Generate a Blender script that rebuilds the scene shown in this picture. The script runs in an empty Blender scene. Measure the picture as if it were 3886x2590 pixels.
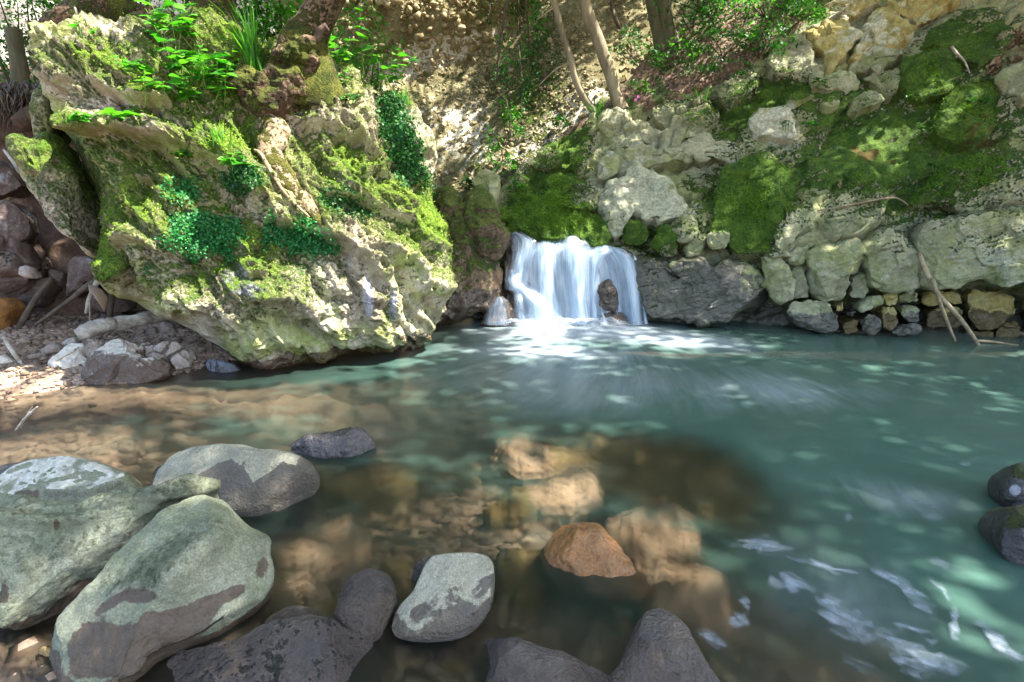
import bpy, math, random
import numpy as np
from mathutils import Matrix, Vector
R = math.radians
rng = np.random.default_rng(7)
random.seed(7)
scene = bpy.context.scene
COL = scene.collection

# ------------------------------------------------------------------ camera, sky, sun, exposure
H, PITCH, LENS = 1.30, R(14.3), 20.0
cam = bpy.data.objects.new("camera", bpy.data.cameras.new("camera"))
COL.objects.link(cam)
cam.location = (0, 0, H)
cam.rotation_euler = (R(90) - PITCH, 0, 0)
cam.data.lens = LENS
cam.data.sensor_width = 36
cam.data.clip_start = 0.05
cam.data.clip_end = 900
scene.camera = cam

SUN = np.array([0.50, -0.10, 0.86]); SUN /= np.linalg.norm(SUN)
world = bpy.data.worlds.new("World"); scene.world = world
world.use_nodes = True
wn = world.node_tree
sky = wn.nodes.new("ShaderNodeTexSky"); sky.sky_type = 'NISHITA'; sky.sun_disc = False
sky.sun_elevation = math.asin(SUN[2]); sky.sun_rotation = math.atan2(SUN[0], SUN[1])
sky.air_density = 1.0; sky.dust_density = 3.0; sky.ozone_density = 1.0
bg = wn.nodes["Background"]; bg.inputs["Strength"].default_value = 0.15
wn.links.new(sky.outputs[0], bg.inputs[0])
sl = bpy.data.lights.new("sun", 'SUN'); sl.energy = 4.6; sl.angle = R(0.6); sl.color = (1, .93, .82)
so = bpy.data.objects.new("sun", sl); COL.objects.link(so)
so.rotation_euler = Vector((-SUN).tolist()).to_track_quat('-Z', 'Y').to_euler()
so.location = (8, 4, 12)
vs = scene.view_settings
vs.view_transform = 'Standard'; vs.look = 'None'; vs.gamma = 1; vs.use_curve_mapping = False
vs.exposure = 2.5
scene.render.engine = 'CYCLES'
cy = scene.cycles
cy.use_denoising = True
cy.max_bounces = 8; cy.diffuse_bounces = 3; cy.glossy_bounces = 3
cy.transparent_max_bounces = 40; cy.transmission_bounces = 4
cy.sample_clamp_indirect = 6
cy.caustics_reflective = False; cy.caustics_refractive = False

# ------------------------------------------------------------------ projection: photo pixels (3886 x 2590) to rays and back
FS = LENS / 36 * 3886
CP, SP = math.cos(PITCH), math.sin(PITCH)
CAMP = np.array([0, 0, H])
def ray(p):
    p = np.atleast_2d(np.asarray(p, float))
    a = (p[:, 0] - 1943) / FS; b = -(p[:, 1] - 1295) / FS
    return np.stack([a, b * SP + CP, b * CP - SP], 1)
def PY(x, y, Y):
    d = ray((x, y))[0]; return CAMP + d * (Y / d[1])
def PZ(x, y, z=0.0):
    d = ray((x, y))[0]; return CAMP + d * ((z - H) / d[2])
def plane_pts(pts, A, Nn):
    d = ray(pts); t = ((A - CAMP) @ Nn) / (d @ Nn)
    return CAMP + d * t[:, None]
def proj(V):
    q = V - CAMP
    z = q[:, 1] * CP - q[:, 2] * SP
    y = q[:, 1] * SP + q[:, 2] * CP
    z = np.where(np.abs(z) < 1e-3, 1e-3, z)
    return np.stack([1943 + FS * q[:, 0] / z, 1295 - FS * y / z], 1)
DK = 3886 / 2353
def D(*p): return [(x * DK, y * DK) for x, y in p]            # pixels measured in the 2353 px view
def C4(*p): return [(2800 + .4615 * x, .4615 * y) for x, y in p]
def C8(*p): return [(2800 + .574 * x, 600 + .574 * y) for x, y in p]
def C7(*p): return [(1800 + .574 * x, 600 + .574 * y) for x, y in p]
def C3(*p): return [(1700 + .5102 * x, .5102 * y) for x, y in p]
def CL(*p): return [(.3827 * x, 1000 + .3827 * y) for x, y in p]   # left bank close view
def nrm(v): v = np.asarray(v, float); return v / np.linalg.norm(v)

# ------------------------------------------------------------------ noise
_G = np.array([[1,1,0],[-1,1,0],[1,-1,0],[-1,-1,0],[1,0,1],[-1,0,1],[1,0,-1],[-1,0,-1],[0,1,1],[0,-1,1],[0,1,-1],[0,-1,-1]], float)
def _hash(x, y, z):
    n = (x * 73856093) ^ (y * 19349663) ^ (z * 83492791)
    n = (n ^ (n >> 13)) * 1274126177
    n = n & 0x7fffffff
    return (n ^ (n >> 16))
def perlin(p):
    i = np.floor(p).astype(np.int64); f = p - i
    u = f * f * f * (f * (f * 6 - 15) + 10)
    r = 0
    for dx in (0, 1):
        wx = u[:, 0] if dx else 1 - u[:, 0]
        for dy in (0, 1):
            wy = u[:, 1] if dy else 1 - u[:, 1]
            for dz in (0, 1):
                wz = u[:, 2] if dz else 1 - u[:, 2]
                g = _G[_hash(i[:, 0] + dx, i[:, 1] + dy, i[:, 2] + dz) % 12]
                r = r + wx * wy * wz * (g[:, 0] * (f[:, 0] - dx) + g[:, 1] * (f[:, 1] - dy) + g[:, 2] * (f[:, 2] - dz))
    return r
def fbm(p, o=4, lac=2.03, g=.5, ridged=False):
    r = 0; a = 1.0; p = p + 13.7
    for _ in range(o):
        n = perlin(p)
        if ridged: n = .5 - np.abs(n) * 2
        r = r + a * n; a *= g; p = p * lac + 5.3
    return r
def worley(p):
    i = np.floor(p).astype(np.int64); f1 = np.full(len(p), 9.); f2 = f1.copy(); idc = np.zeros(len(p), np.int64)
    for dx in (-1, 0, 1):
        for dy in (-1, 0, 1):
            for dz in (-1, 0, 1):
                c = i + (dx, dy, dz)
                h = _hash(c[:, 0], c[:, 1], c[:, 2])
                o = np.stack([(h % 1021) / 1021, ((h // 7) % 1013) / 1013, ((h // 53) % 1009) / 1009], 1)
                d = np.linalg.norm(c + o - p, axis=1)
                m = d < f1
                f2 = np.where(m, f1, np.minimum(f2, d)); idc = np.where(m, h, idc); f1 = np.where(m, d, f1)
    return f1, f2, idc
def crag(V, freq, sd=0.):
    """angular relief: every cell of a broken-up space gets its own height and its own tilt"""
    p = V * freq + sd; p = p + .22 * np.stack([perlin(p * 1.3 + 3), perlin(p * 1.3 + 13), perlin(p * 1.3 + 23)], 1)
    i = np.floor(p).astype(np.int64); f1 = np.full(len(p), 9.); f2 = f1.copy(); idc = np.zeros(len(p), np.int64); dv = np.zeros_like(p)
    for dx in (-1, 0, 1):
        for dy in (-1, 0, 1):
            for dz in (-1, 0, 1):
                c = i + (dx, dy, dz); h = _hash(c[:, 0], c[:, 1], c[:, 2])
                o = np.stack([(h % 1021) / 1021, ((h // 7) % 1013) / 1013, ((h // 53) % 1009) / 1009], 1)
                q = p - (c + o); d = np.linalg.norm(q, axis=1); m = d < f1
                f2 = np.where(m, f1, np.minimum(f2, d)); idc = np.where(m, h, idc); dv = np.where(m[:, None], q, dv); f1 = np.where(m, d, f1)
    t = np.stack([(idc // 11) % 997 / 498.5 - 1, (idc // 101) % 991 / 495.5 - 1, (idc // 17) % 983 / 491.5 - 1], 1)
    return (idc // 29) % 977 / 488.5 - 1, (dv * t).sum(1), f2 - f1
def sstep(a, b, x):
    t = np.clip((x - a) / (b - a), 0, 1); return t * t * (3 - 2 * t)
def seg_dist(S, pts):
    """distance from points S (n,2) to a polyline, and the position 0..1 along it"""
    best = np.full(len(S), 1e9); tt = np.zeros(len(S)); L = len(pts) - 1
    for k in range(L):
        a = np.array(pts[k], float); b = np.array(pts[k + 1], float); d = b - a
        t = np.clip(((S - a) @ d) / max(d @ d, 1e-9), 0, 1)
        q = np.linalg.norm(S - (a + t[:, None] * d), axis=1)
        m = q < best; best = np.where(m, q, best); tt = np.where(m, (k + t) / L, tt)
    return best, tt
def ell(S, c, rx, ry=None, rot=0):
    ry = ry or rx
    q = S - np.array(c); a = R(rot)
    x = (q[:, 0] * math.cos(a) + q[:, 1] * math.sin(a)) / rx; y = (-q[:, 0] * math.sin(a) + q[:, 1] * math.cos(a)) / ry
    return np.exp(-(x * x + y * y))
def inpoly(S, P):
    P = np.asarray(P, float); r = np.zeros(len(S), bool); j = len(P) - 1
    for i in range(len(P)):
        c = ((P[i, 1] > S[:, 1]) != (P[j, 1] > S[:, 1])) & (S[:, 0] < (P[j, 0] - P[i, 0]) * (S[:, 1] - P[i, 1]) / (P[j, 1] - P[i, 1] + 1e-12) + P[i, 0])
        r ^= c; j = i
    return r

# ------------------------------------------------------------------ mesh making
def make(name, V, F, mat, parent=None, attrs=None, uv=None, origin=None, smooth=True, kind=None):
    V = np.asarray(V, float)
    o = np.zeros(3) if origin is None else np.asarray(origin, float)
    me = bpy.data.meshes.new(name)
    me.vertices.add(len(V)); me.vertices.foreach_set("co", (V - o).astype(np.float32).ravel())
    if isinstance(F, np.ndarray):
        k = F.shape[1]; n = len(F); me.loops.add(n * k); me.polygons.add(n)
        me.loops.foreach_set("vertex_index", F.astype(np.int32).ravel())
        me.polygons.foreach_set("loop_start", (np.arange(n) * k).astype(np.int32))
        me.polygons.foreach_set("loop_total", np.full(n, k, np.int32))
        me.update(calc_edges=True)
    else:
        me.from_pydata([], [], F)
    if smooth: me.polygons.foreach_set("use_smooth", np.ones(len(me.polygons), bool))
    for k, a in (attrs or {}).items():
        a = np.asarray(a, np.float32)
        if a.ndim == 2:
            at = me.attributes.new(k, 'FLOAT_COLOR', 'POINT'); at.data.foreach_set("color", np.clip(a, 0, 1).ravel())
        else:
            at = me.attributes.new(k, 'FLOAT', 'POINT'); at.data.foreach_set("value", a)
    if uv is not None:
        l = me.uv_layers.new(name="UVMap")
        vi = np.zeros(len(me.loops), np.int32); me.loops.foreach_get("vertex_index", vi)
        l.data.foreach_set("uv", np.asarray(uv, np.float32)[vi].ravel())
    if mat is not None: me.materials.append(mat)
    me.update()
    ob = bpy.data.objects.new(name, me); COL.objects.link(ob)
    ob.location = o
    if parent is not None:
        ob.parent = parent; ob.location = o - np.array(parent.location)
    if kind: ob["kind"] = kind
    return ob
def tag(o, label=None, cat=None, group=None, kind=None):
    if label: o["label"] = label
    if cat: o["category"] = cat
    if group: o["group"] = group
    if kind: o["kind"] = kind
    return o
def empty(name, loc, label=None, cat=None, group=None):
    e = bpy.data.objects.new(name, None); COL.objects.link(e); e.location = loc; e.empty_display_size = .1
    return tag(e, label, cat, group)
def grid_faces(nu, nv, wrap_u=False):
    iu = np.arange(nu if wrap_u else nu - 1); iv = np.arange(nv - 1)
    a, b = np.meshgrid(iu, iv, indexing='ij'); a = a.ravel(); b = b.ravel(); a2 = (a + 1) % nu
    return np.stack([a * nv + b, a2 * nv + b, a2 * nv + b + 1, a * nv + b + 1], 1)
def vnormals(V, F):
    n = np.zeros_like(V)
    fn = np.cross(V[F[:, 2]] - V[F[:, 0]], V[F[:, 3]] - V[F[:, 1]])
    for k in range(4): np.add.at(n, F[:, k], fn)
    return n / (np.linalg.norm(n, axis=1)[:, None] + 1e-12)
def resample(P, n, smooth=1):
    P = np.asarray(P, float)
    for _ in range(smooth):
        Q = np.roll(P, -1, 0)
        P = np.stack([P * .8 + Q * .2, P * .2 + Q * .8], 1).reshape(-1, P.shape[1])
    Q = np.vstack([P, P[:1]]); s = np.r_[0, np.cumsum(np.linalg.norm(np.diff(Q, axis=0), axis=1))]
    t = np.linspace(0, s[-1], n, endpoint=False)
    return np.stack([np.interp(t, s, Q[:, k]) for k in range(P.shape[1])], 1)
def spline(P, n):
    """Catmull-Rom through P"""
    P = np.asarray(P, float); m = len(P)
    Q = np.vstack([2 * P[0] - P[1], P, 2 * P[-1] - P[-2]])
    t = np.linspace(0, m - 1 - 1e-9, n); i = t.astype(int); f = (t - i)[:, None]
    p0, p1, p2, p3 = Q[i], Q[i + 1], Q[i + 2], Q[i + 3]
    return .5 * (2 * p1 + (p2 - p0) * f + (2 * p0 - 5 * p1 + 4 * p2 - p3) * f ** 2 + (3 * p1 - p0 - 3 * p2 + p3) * f ** 3)
def tube_arrays(P, rad, seg=8, rough=0., flat=1.):
    """swept tube with closed ends"""
    P = np.asarray(P, float); n = len(P); rad = np.broadcast_to(np.asarray(rad, float), (n,))
    T = np.gradient(P, axis=0); T /= np.linalg.norm(T, axis=1)[:, None] + 1e-12
    up = np.array([0, 0, 1.]) if abs(T[0, 2]) < .9 else np.array([0, 1., 0])
    u = np.cross(T[0], up); u /= np.linalg.norm(u); U = [u]
    for k in range(1, n):
        u = u - T[k] * (u @ T[k]); u /= np.linalg.norm(u) + 1e-12; U.append(u)
    U = np.array(U); W = np.cross(T, U)
    an = np.arange(seg) * 2 * np.pi / seg
    V = P[:, None] + rad[:, None, None] * (np.cos(an)[None, :, None] * U[:, None] + flat * np.sin(an)[None, :, None] * W[:, None])
    V = V.transpose(1, 0, 2).reshape(-1, 3)       # seg-major: index = s*n + k
    if rough:
        c = np.tile(P, (seg, 1)); d = V - c
        V = c + d * (1 + rough * fbm(V * (.25 / max(rad.max(), 1e-3)) * 2.2, 4)[:, None])
    F = grid_faces(seg, n, True)
    V = np.vstack([V, P[:1], P[-1:]])
    a = np.arange(seg); a2 = (a + 1) % seg; b = seg * n
    F = np.vstack([F, np.stack([np.full(seg, b), a2 * n, a * n, a * n], 1)])
    F2 = np.stack([np.full(seg, b + 1), a * n + n - 1, a2 * n + n - 1, a2 * n + n - 1], 1)
    return V, [tuple(dict.fromkeys(f)) for f in np.vstack([F, F2]).tolist()]
def tube(name, P, rad, mat, parent=None, seg=8, rough=0., flat=1., n=None, origin=None):
    P = np.asarray(P, float)
    if n:
        rad = np.interp(np.linspace(0, 1, n), np.linspace(0, 1, len(np.atleast_1d(rad))), np.atleast_1d(rad)) if np.ndim(rad) else rad
        P = spline(P, n)
    V, F = tube_arrays(P, rad, seg, rough, flat)
    return make(name, V, F, mat, parent, origin=P[0] if origin is None else origin)

# ------------------------------------------------------------------ node helper
class NB:
    def __init__(s, name):
        s.m = bpy.data.materials.new(name); s.m.use_nodes = True
        s.t = s.m.node_tree; s.t.nodes.clear()
    def n(s, typ, ins=None, **props):
        nd = s.t.nodes.new("ShaderNode" + typ)
        for k, v in props.items(): setattr(nd, k, v)
        for k, v in (ins or {}).items():
            sk = nd.inputs[k]
            if isinstance(v, bpy.types.NodeSocket): s.t.links.new(v, sk)
            elif hasattr(sk, "default_value"):
                if sk.type == 'RGBA' and len(v) == 3: v = (*v, 1)
                sk.default_value = v
        return nd
    def math(s, op, a, b=0., c=0., clamp=False):
        nd = s.n("Math", {0: a, 1: b, 2: c}, operation=op, use_clamp=clamp); return nd.outputs[0]
    def noise(s, vec, scale, detail=4, rough=.55, dist=0.):
        return s.n("TexNoise", {"Vector": vec, "Scale": scale, "Detail": detail, "Roughness": rough, "Distortion": dist}).outputs[0]
    def map(s, x, a, b, c=0., d=1., smooth=True):
        nd = s.n("MapRange", {0: x, 1: a, 2: b, 3: c, 4: d}, interpolation_type='SMOOTHSTEP' if smooth else 'LINEAR'); return nd.outputs[0]
    def ramp(s, x, stops):
        nd = s.n("ValToRGB", {0: x}); e = nd.color_ramp.elements
        while len(e) < len(stops): e.new(.5)
        for k, (p, c) in enumerate(stops): e[k].position = p; e[k].color = (*c, 1)
        return nd.outputs[0]
    def mix(s, f, a, b, mode='MIX'):
        nd = s.n("Mix", data_type='RGBA', blend_type=mode)
        for k, v in ((0, f), (6, a), (7, b)):
            if isinstance(v, bpy.types.NodeSocket): s.t.links.new(v, nd.inputs[k])
            else: nd.inputs[k].default_value = v if k == 0 else (*v, 1) if len(v) == 3 else v
        return nd.outputs[2]
    def pos(s): return s.n("NewGeometry").outputs["Position"]
    def scalevec(s, v, sc, rot=(0, 0, 0)):
        return s.n("Mapping", {"Vector": v, "Scale": sc, "Rotation": rot}).outputs[0]
    def out(s, sh):
        o = s.n("OutputMaterial"); s.t.links.new(sh, o.inputs[0]); return s.m
    def bump(s, h, strength, dist, normal=None):
        ins = {"Height": h, "Strength": strength, "Distance": dist}
        if normal is not None: ins["Normal"] = normal
        return s.n("Bump", ins).outputs[0]

def rock_mat(name, stops, moss1=(.055, .085, .012), moss2=(.11, .12, .02), bare=(.42, .42, .46), alt=(.02, .10, .03),
             wet=(.05, .035, .025), scale=1., moss_bias=0., spec=.25, fine=1., lichen=None, wetrough=.18, veg=1., wetcoat=.0, film_amt=.0, film_tint=(.62, .78, .28), soft=.08):
    """weathered stone: vertex colour mk = (moss, second growth, bare stone, wet)"""
    b = NB(name); P = b.pos()
    at = b.n("Attribute", attribute_name="mk"); sep = b.n("SeparateColor", {0: at.outputs["Color"]})
    mo, al, ba, we = sep.outputs[0], sep.outputs[1], sep.outputs[2], at.outputs["Alpha"]
    n1 = b.noise(P, 2.3 * scale, 8, .62, .6)
    n2 = b.noise(P, 9 * scale, 7, .62)
    n3 = b.noise(P, 46 * scale, 5, .6)
    n4 = b.noise(P, 150 * scale, 4, .65)
    base = b.ramp(b.math('ADD', b.math('MULTIPLY', n1, .7), b.math('MULTIPLY', n2, .3)), stops)
    base = b.mix(b.map(n3, .3, .7, .0, .5), base, b.mix(1., base, (.55, .5, .45), 'MULTIPLY'))
    base = b.mix(b.map(n4, .34, .62, 0., .6), b.mix(1., base, (1.22, 1.2, 1.16), 'MULTIPLY'), b.mix(1., base, (.5, .48, .46), 'MULTIPLY'))
    film = b.map(b.noise(P, 1.7 * scale, 7, .66, .8), .40, .62, 0., film_amt)
    base = b.mix(film, base, b.mix(1., base, film_tint, 'MULTIPLY'))
    pit = b.map(b.noise(P, 24 * scale, 5, .7, 1.), .25, .36, 1., 0.)
    base = b.mix(b.math('MULTIPLY', pit, .6), base, b.mix(1., base, (.28, .25, .2), 'MULTIPLY'))
    if lichen:
        ln = b.noise(P, 5.2 * scale, 8, .7, .3)
        base = b.mix(b.map(ln, .54, .6), base, lichen)
    bm = b.map(b.math('ADD', ba, b.math('MULTIPLY', b.math('SUBTRACT', n2, .5), 1.1)), .45, .6)
    barec = b.mix(b.map(n3, .3, .75), (bare[0] * .55, bare[1] * .55, bare[2] * .55), bare)
    base = b.mix(bm, base, barec)
    wv = b.math('ADD', we, b.math('MULTIPLY', b.math('SUBTRACT', b.noise(P, 7 * scale, 9, .7, .4), .5), 1.5))
    wm = b.map(wv, .44, .54)
    base = b.mix(b.math('MULTIPLY', wm, .9), base, b.mix(.35, b.mix(1., base, (.24, .195, .175), 'MULTIPLY'), wet))
    mv = b.math('ADD', b.math('ADD', mo, moss_bias), b.math('MULTIPLY', b.math('SUBTRACT', b.math('ADD', b.math('MULTIPLY', n2, .5), b.math('MULTIPLY', n3, .5)), .5), 2.0 * veg))
    mm = b.map(mv, .5 - soft, .5 + soft)
    mossc = b.mix(b.map(b.noise(P, 7 * scale, 6, .65), .35, .65), moss1, moss2)
    mossc = b.mix(b.map(n4, .35, .7, 0., .75), mossc, b.mix(1., mossc, (.5, .5, .4), 'MULTIPLY'))
    mossc = b.mix(b.map(n3, .36, .64), b.mix(1., mossc, (1.35, 1.3, 1.2), 'MULTIPLY'), b.mix(1., mossc, (.62, .62, .55), 'MULTIPLY'))
    av = b.math('ADD', al, b.math('MULTIPLY', b.math('SUBTRACT', n2, .5), 1.3))
    am = b.map(av, .42, .58)
    altc = b.mix(b.map(n4, .35, .65), (alt[0] * .4, alt[1] * .4, alt[2] * .4), alt)
    mossc = b.mix(am, mossc, altc)
    mmask = b.math('MAXIMUM', mm, am)
    col = b.mix(mmask, base, mossc)
    h = b.math('ADD', b.math('MULTIPLY', n2, .6), b.math('MULTIPLY', n3, .32))
    h = b.math('ADD', h, b.math('MULTIPLY', n4, .12))
    h = b.math('SUBTRACT', h, b.math('MULTIPLY', pit, .22))
    nb = b.bump(h, .75 * fine, .05)
    mh = b.math('ADD', n4, b.math('MULTIPLY', b.noise(P, 80, 3), 1.2))
    nb = b.bump(b.math('MULTIPLY', b.math('ADD', mh, b.math('MULTIPLY', n3, .9)), mmask), .8, .013, nb)
    rough = b.mix(wm, (.88,) * 3, (wetrough,) * 3)
    rough = b.mix(mmask, rough, (.95,) * 3)
    sh = b.n("BsdfPrincipled", {"Base Color": col, "Roughness": rough, "Normal": nb, "Specular IOR Level": spec,
        "Coat Weight": b.math('MULTIPLY', b.math('MULTIPLY', wm, b.math('SUBTRACT', 1., mmask)), wetcoat), "Coat Roughness": .1, "Coat Normal": nb})
    return b.out(sh.outputs[0])
def simple_mat(name, c1, c2, scale=20., rough=.8, bump=.4, dist=.01, stretch=(1, 1, 1), spec=.3, obj=False):
    b = NB(name); P = b.n("TexCoord").outputs["Object"] if obj else b.pos()
    v = b.scalevec(P, stretch)
    n1 = b.noise(v, scale, 6, .6, .4); n2 = b.noise(v, scale * 5, 4, .6)
    rnd = b.n("ObjectInfo").outputs["Random"]
    c = b.mix(b.map(n1, .3, .7), c1, c2)
    c = b.mix(b.map(n2, .3, .7, 0., .5), c, b.mix(1., c, (.5, .5, .5), 'MULTIPLY'))
    c = b.mix(b.math('MULTIPLY', rnd, .35), c, b.mix(1., c, (.55, .55, .5), 'MULTIPLY'))
    sh = b.n("BsdfPrincipled", {"Base Color": c, "Roughness": rough, "Specular IOR Level": spec,
        "Normal": b.bump(b.math('ADD', n1, b.math('MULTIPLY', n2, .4)), bump, dist)})
    return b.out(sh.outputs[0])
def leaf_mat(name, c1, c2, trans=.55, rough=.45):
    b = NB(name)
    r = b.n("Attribute", attribute_name="rnd").outputs["Fac"]
    r = b.math('FRACT', b.math('ADD', r, b.n("ObjectInfo").outputs["Random"]))
    c = b.mix(r, c1, c2)
    p = b.n("BsdfPrincipled", {"Base Color": c, "Roughness": rough, "Specular IOR Level": .35})
    t = b.n("BsdfTranslucent", {"Color": b.mix(1., c, (1.0, 1.25, .5), 'MULTIPLY')})
    m = b.n("MixShader", {0: trans, 1: p.outputs[0], 2: t.outputs[0]})
    return b.out(m.outputs[0])
# ------------------------------------------------------------------ materials
M = {}
TAN = [(.28, (.20, .165, .12)), (.46, (.42, .37, .28)), (.64, (.62, .57, .47))]
GREYROCK = [(.30, (.15, .155, .09)), (.48, (.29, .30, .19)), (.66, (.46, .46, .32))]
M['tufa'] = rock_mat("mossy_tufa", TAN, moss1=(.085, .185, .014), moss2=(.20, .31, .04), bare=(.52, .51, .56), alt=(.04, .24, .07), wet=(.10, .05, .035), film_amt=.9, film_tint=(.62, .84, .3), soft=.22, veg=1.0)
M['wetrock'] = rock_mat("wet_brown_rock", [(.3, (.07, .045, .03)), (.5, (.16, .11, .07)), (.66, (.28, .22, .14))], moss1=(.07, .12, .012), moss2=(.13, .16, .03), wet=(.05, .03, .02), spec=.5, wetcoat=.5)
M['cliff'] = rock_mat("mossy_limestone", GREYROCK, moss1=(.042, .115, .008), moss2=(.11, .20, .016), bare=(.47, .47, .33), alt=(.13, .085, .01), wet=(.035, .04, .06), spec=.4, wetcoat=.5, film_amt=.75, film_tint=(.72, .82, .42), soft=.07)
M['yellow'] = rock_mat("yellow_limestone", [(.30, (.24, .19, .06)), (.48, (.42, .36, .14)), (.66, (.55, .50, .26))], moss1=(.03, .055, .008), moss2=(.06, .09, .012), bare=(.6, .58, .42))
M['slab'] = rock_mat("pale_green_boulder", [(.3, (.10, .115, .085)), (.5, (.195, .215, .165)), (.68, (.33, .345, .28))], moss1=(.09, .14, .07), moss2=(.16, .2, .12), bare=(.55, .56, .5), wet=(.10, .055, .045), fine=.6, wetrough=.45, veg=.7, soft=.3, film_amt=.7, film_tint=(.74, .84, .68))
M['granite'] = rock_mat("wet_speckled_rock", [(.3, (.045, .028, .018)), (.5, (.14, .095, .06)), (.66, (.34, .27, .19))], moss1=(.05, .08, .02), moss2=(.09, .12, .03), wet=(.06, .05, .05), spec=.9, scale=1.8, wetrough=.3, fine=1.7, wetcoat=.4)
M['orange'] = rock_mat("wet_orange_rock", [(.3, (.08, .032, .006)), (.5, (.26, .11, .015)), (.66, (.46, .23, .05))], wet=(.42, .17, .015), spec=.7, wetrough=.25, scale=1.5, wetcoat=.45)
M['white'] = rock_mat("white_limestone", [(.3, (.5, .46, .4)), (.5, (.68, .64, .57)), (.66, (.8, .77, .7))], fine=.5)
M['bankrock'] = rock_mat("brown_grey_rock", [(.3, (.16, .12, .10)), (.5, (.34, .28, .24)), (.66, (.52, .47, .42))], bare=(.62, .57, .48), wet=(.09, .05, .03))
M['redrock'] = rock_mat("reddish_rock", [(.3, (.05, .036, .033)), (.5, (.125, .09, .08)), (.66, (.25, .195, .175))], fine=.7)
M['slate'] = rock_mat("wet_slate", [(.3, (.05, .06, .08)), (.5, (.13, .15, .19)), (.66, (.25, .28, .33))], wetrough=.15, spec=.6)
M['subrock'] = rock_mat("submerged_rock", [(.3, (.10, .08, .04)), (.5, (.25, .19, .10)), (.66, (.45, .36, .23))], fine=.4, spec=0.)
M['subpale'] = rock_mat("submerged_pale_rock", [(.3, (.24, .15, .10)), (.5, (.42, .30, .22)), (.66, (.60, .47, .37))], fine=.3, spec=0.)
M['gravelwall'] = rock_mat("conglomerate", [(.32, (.075, .068, .032)), (.48, (.165, .15, .075)), (.64, (.30, .28, .17))], moss1=(.05, .09, .01), moss2=(.12, .15, .03), bare=(.72, .66, .55), scale=.9)
M['bark'] = simple_mat("bark", (.055, .035, .022), (.16, .11, .08), 9, .9, .9, .03, (1, 1, .25))
M['mossbark'] = rock_mat("mossy_bark", [(.3, (.05, .03, .02)), (.5, (.12, .08, .05)), (.66, (.22, .16, .10))], moss1=(.05, .075, .010), moss2=(.15, .16, .03), alt=(.03, .06, .01))
M['rootbark'] = rock_mat("smooth_root", [(.3, (.20, .15, .09)), (.5, (.38, .30, .19)), (.66, (.52, .43, .30))], moss1=(.09, .10, .015), moss2=(.18, .18, .04), fine=.7)
M['paletrunk'] = simple_mat("pale_bark", (.16, .13, .08), (.34, .29, .19), 7, .85, .5, .012, (1, 1, .2))
M['darktrunk'] = simple_mat("dark_bark", (.06, .06, .03), (.13, .12, .07), 9, .85, .6, .02, (1, 1, .25))
M['twig'] = simple_mat("twig", (.22, .16, .09), (.42, .34, .22), 14, .8, .3, .004)
M['darktwig'] = simple_mat("dark_twig", (.06, .045, .03), (.13, .10, .07), 14, .8, .3, .004)
M['driftwood'] = simple_mat("driftwood", (.26, .21, .16), (.60, .54, .46), 16, .8, .7, .012, (.3, 1, 1))
M['leaf'] = leaf_mat("fresh_leaf", (.02, .15, .012), (.12, .36, .03), .5)
M['leafdark'] = leaf_mat("dark_leaf", (.008, .06, .008), (.03, .14, .012), .4)
M['ivy'] = leaf_mat("ivy_leaf", (.008, .055, .012), (.035, .14, .025), .3, .5)
M['canopy'] = leaf_mat("canopy_leaf", (.03, .12, .01), (.07, .2, .015), .5)
M['grassblade'] = leaf_mat("grass_blade", (.03, .15, .01), (.10, .30, .03), .45)
M['litter'] = leaf_mat("dead_leaf", (.20, .11, .06), (.42, .30, .21), .15, .7)
M['stem'] = simple_mat("green_stem", (.08, .18, .03), (.2, .28, .07), 30, .6, .1, .002)
M['petal'] = leaf_mat("pink_petal", (.65, .12, .5), (.75, .25, .65), .3)

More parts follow.
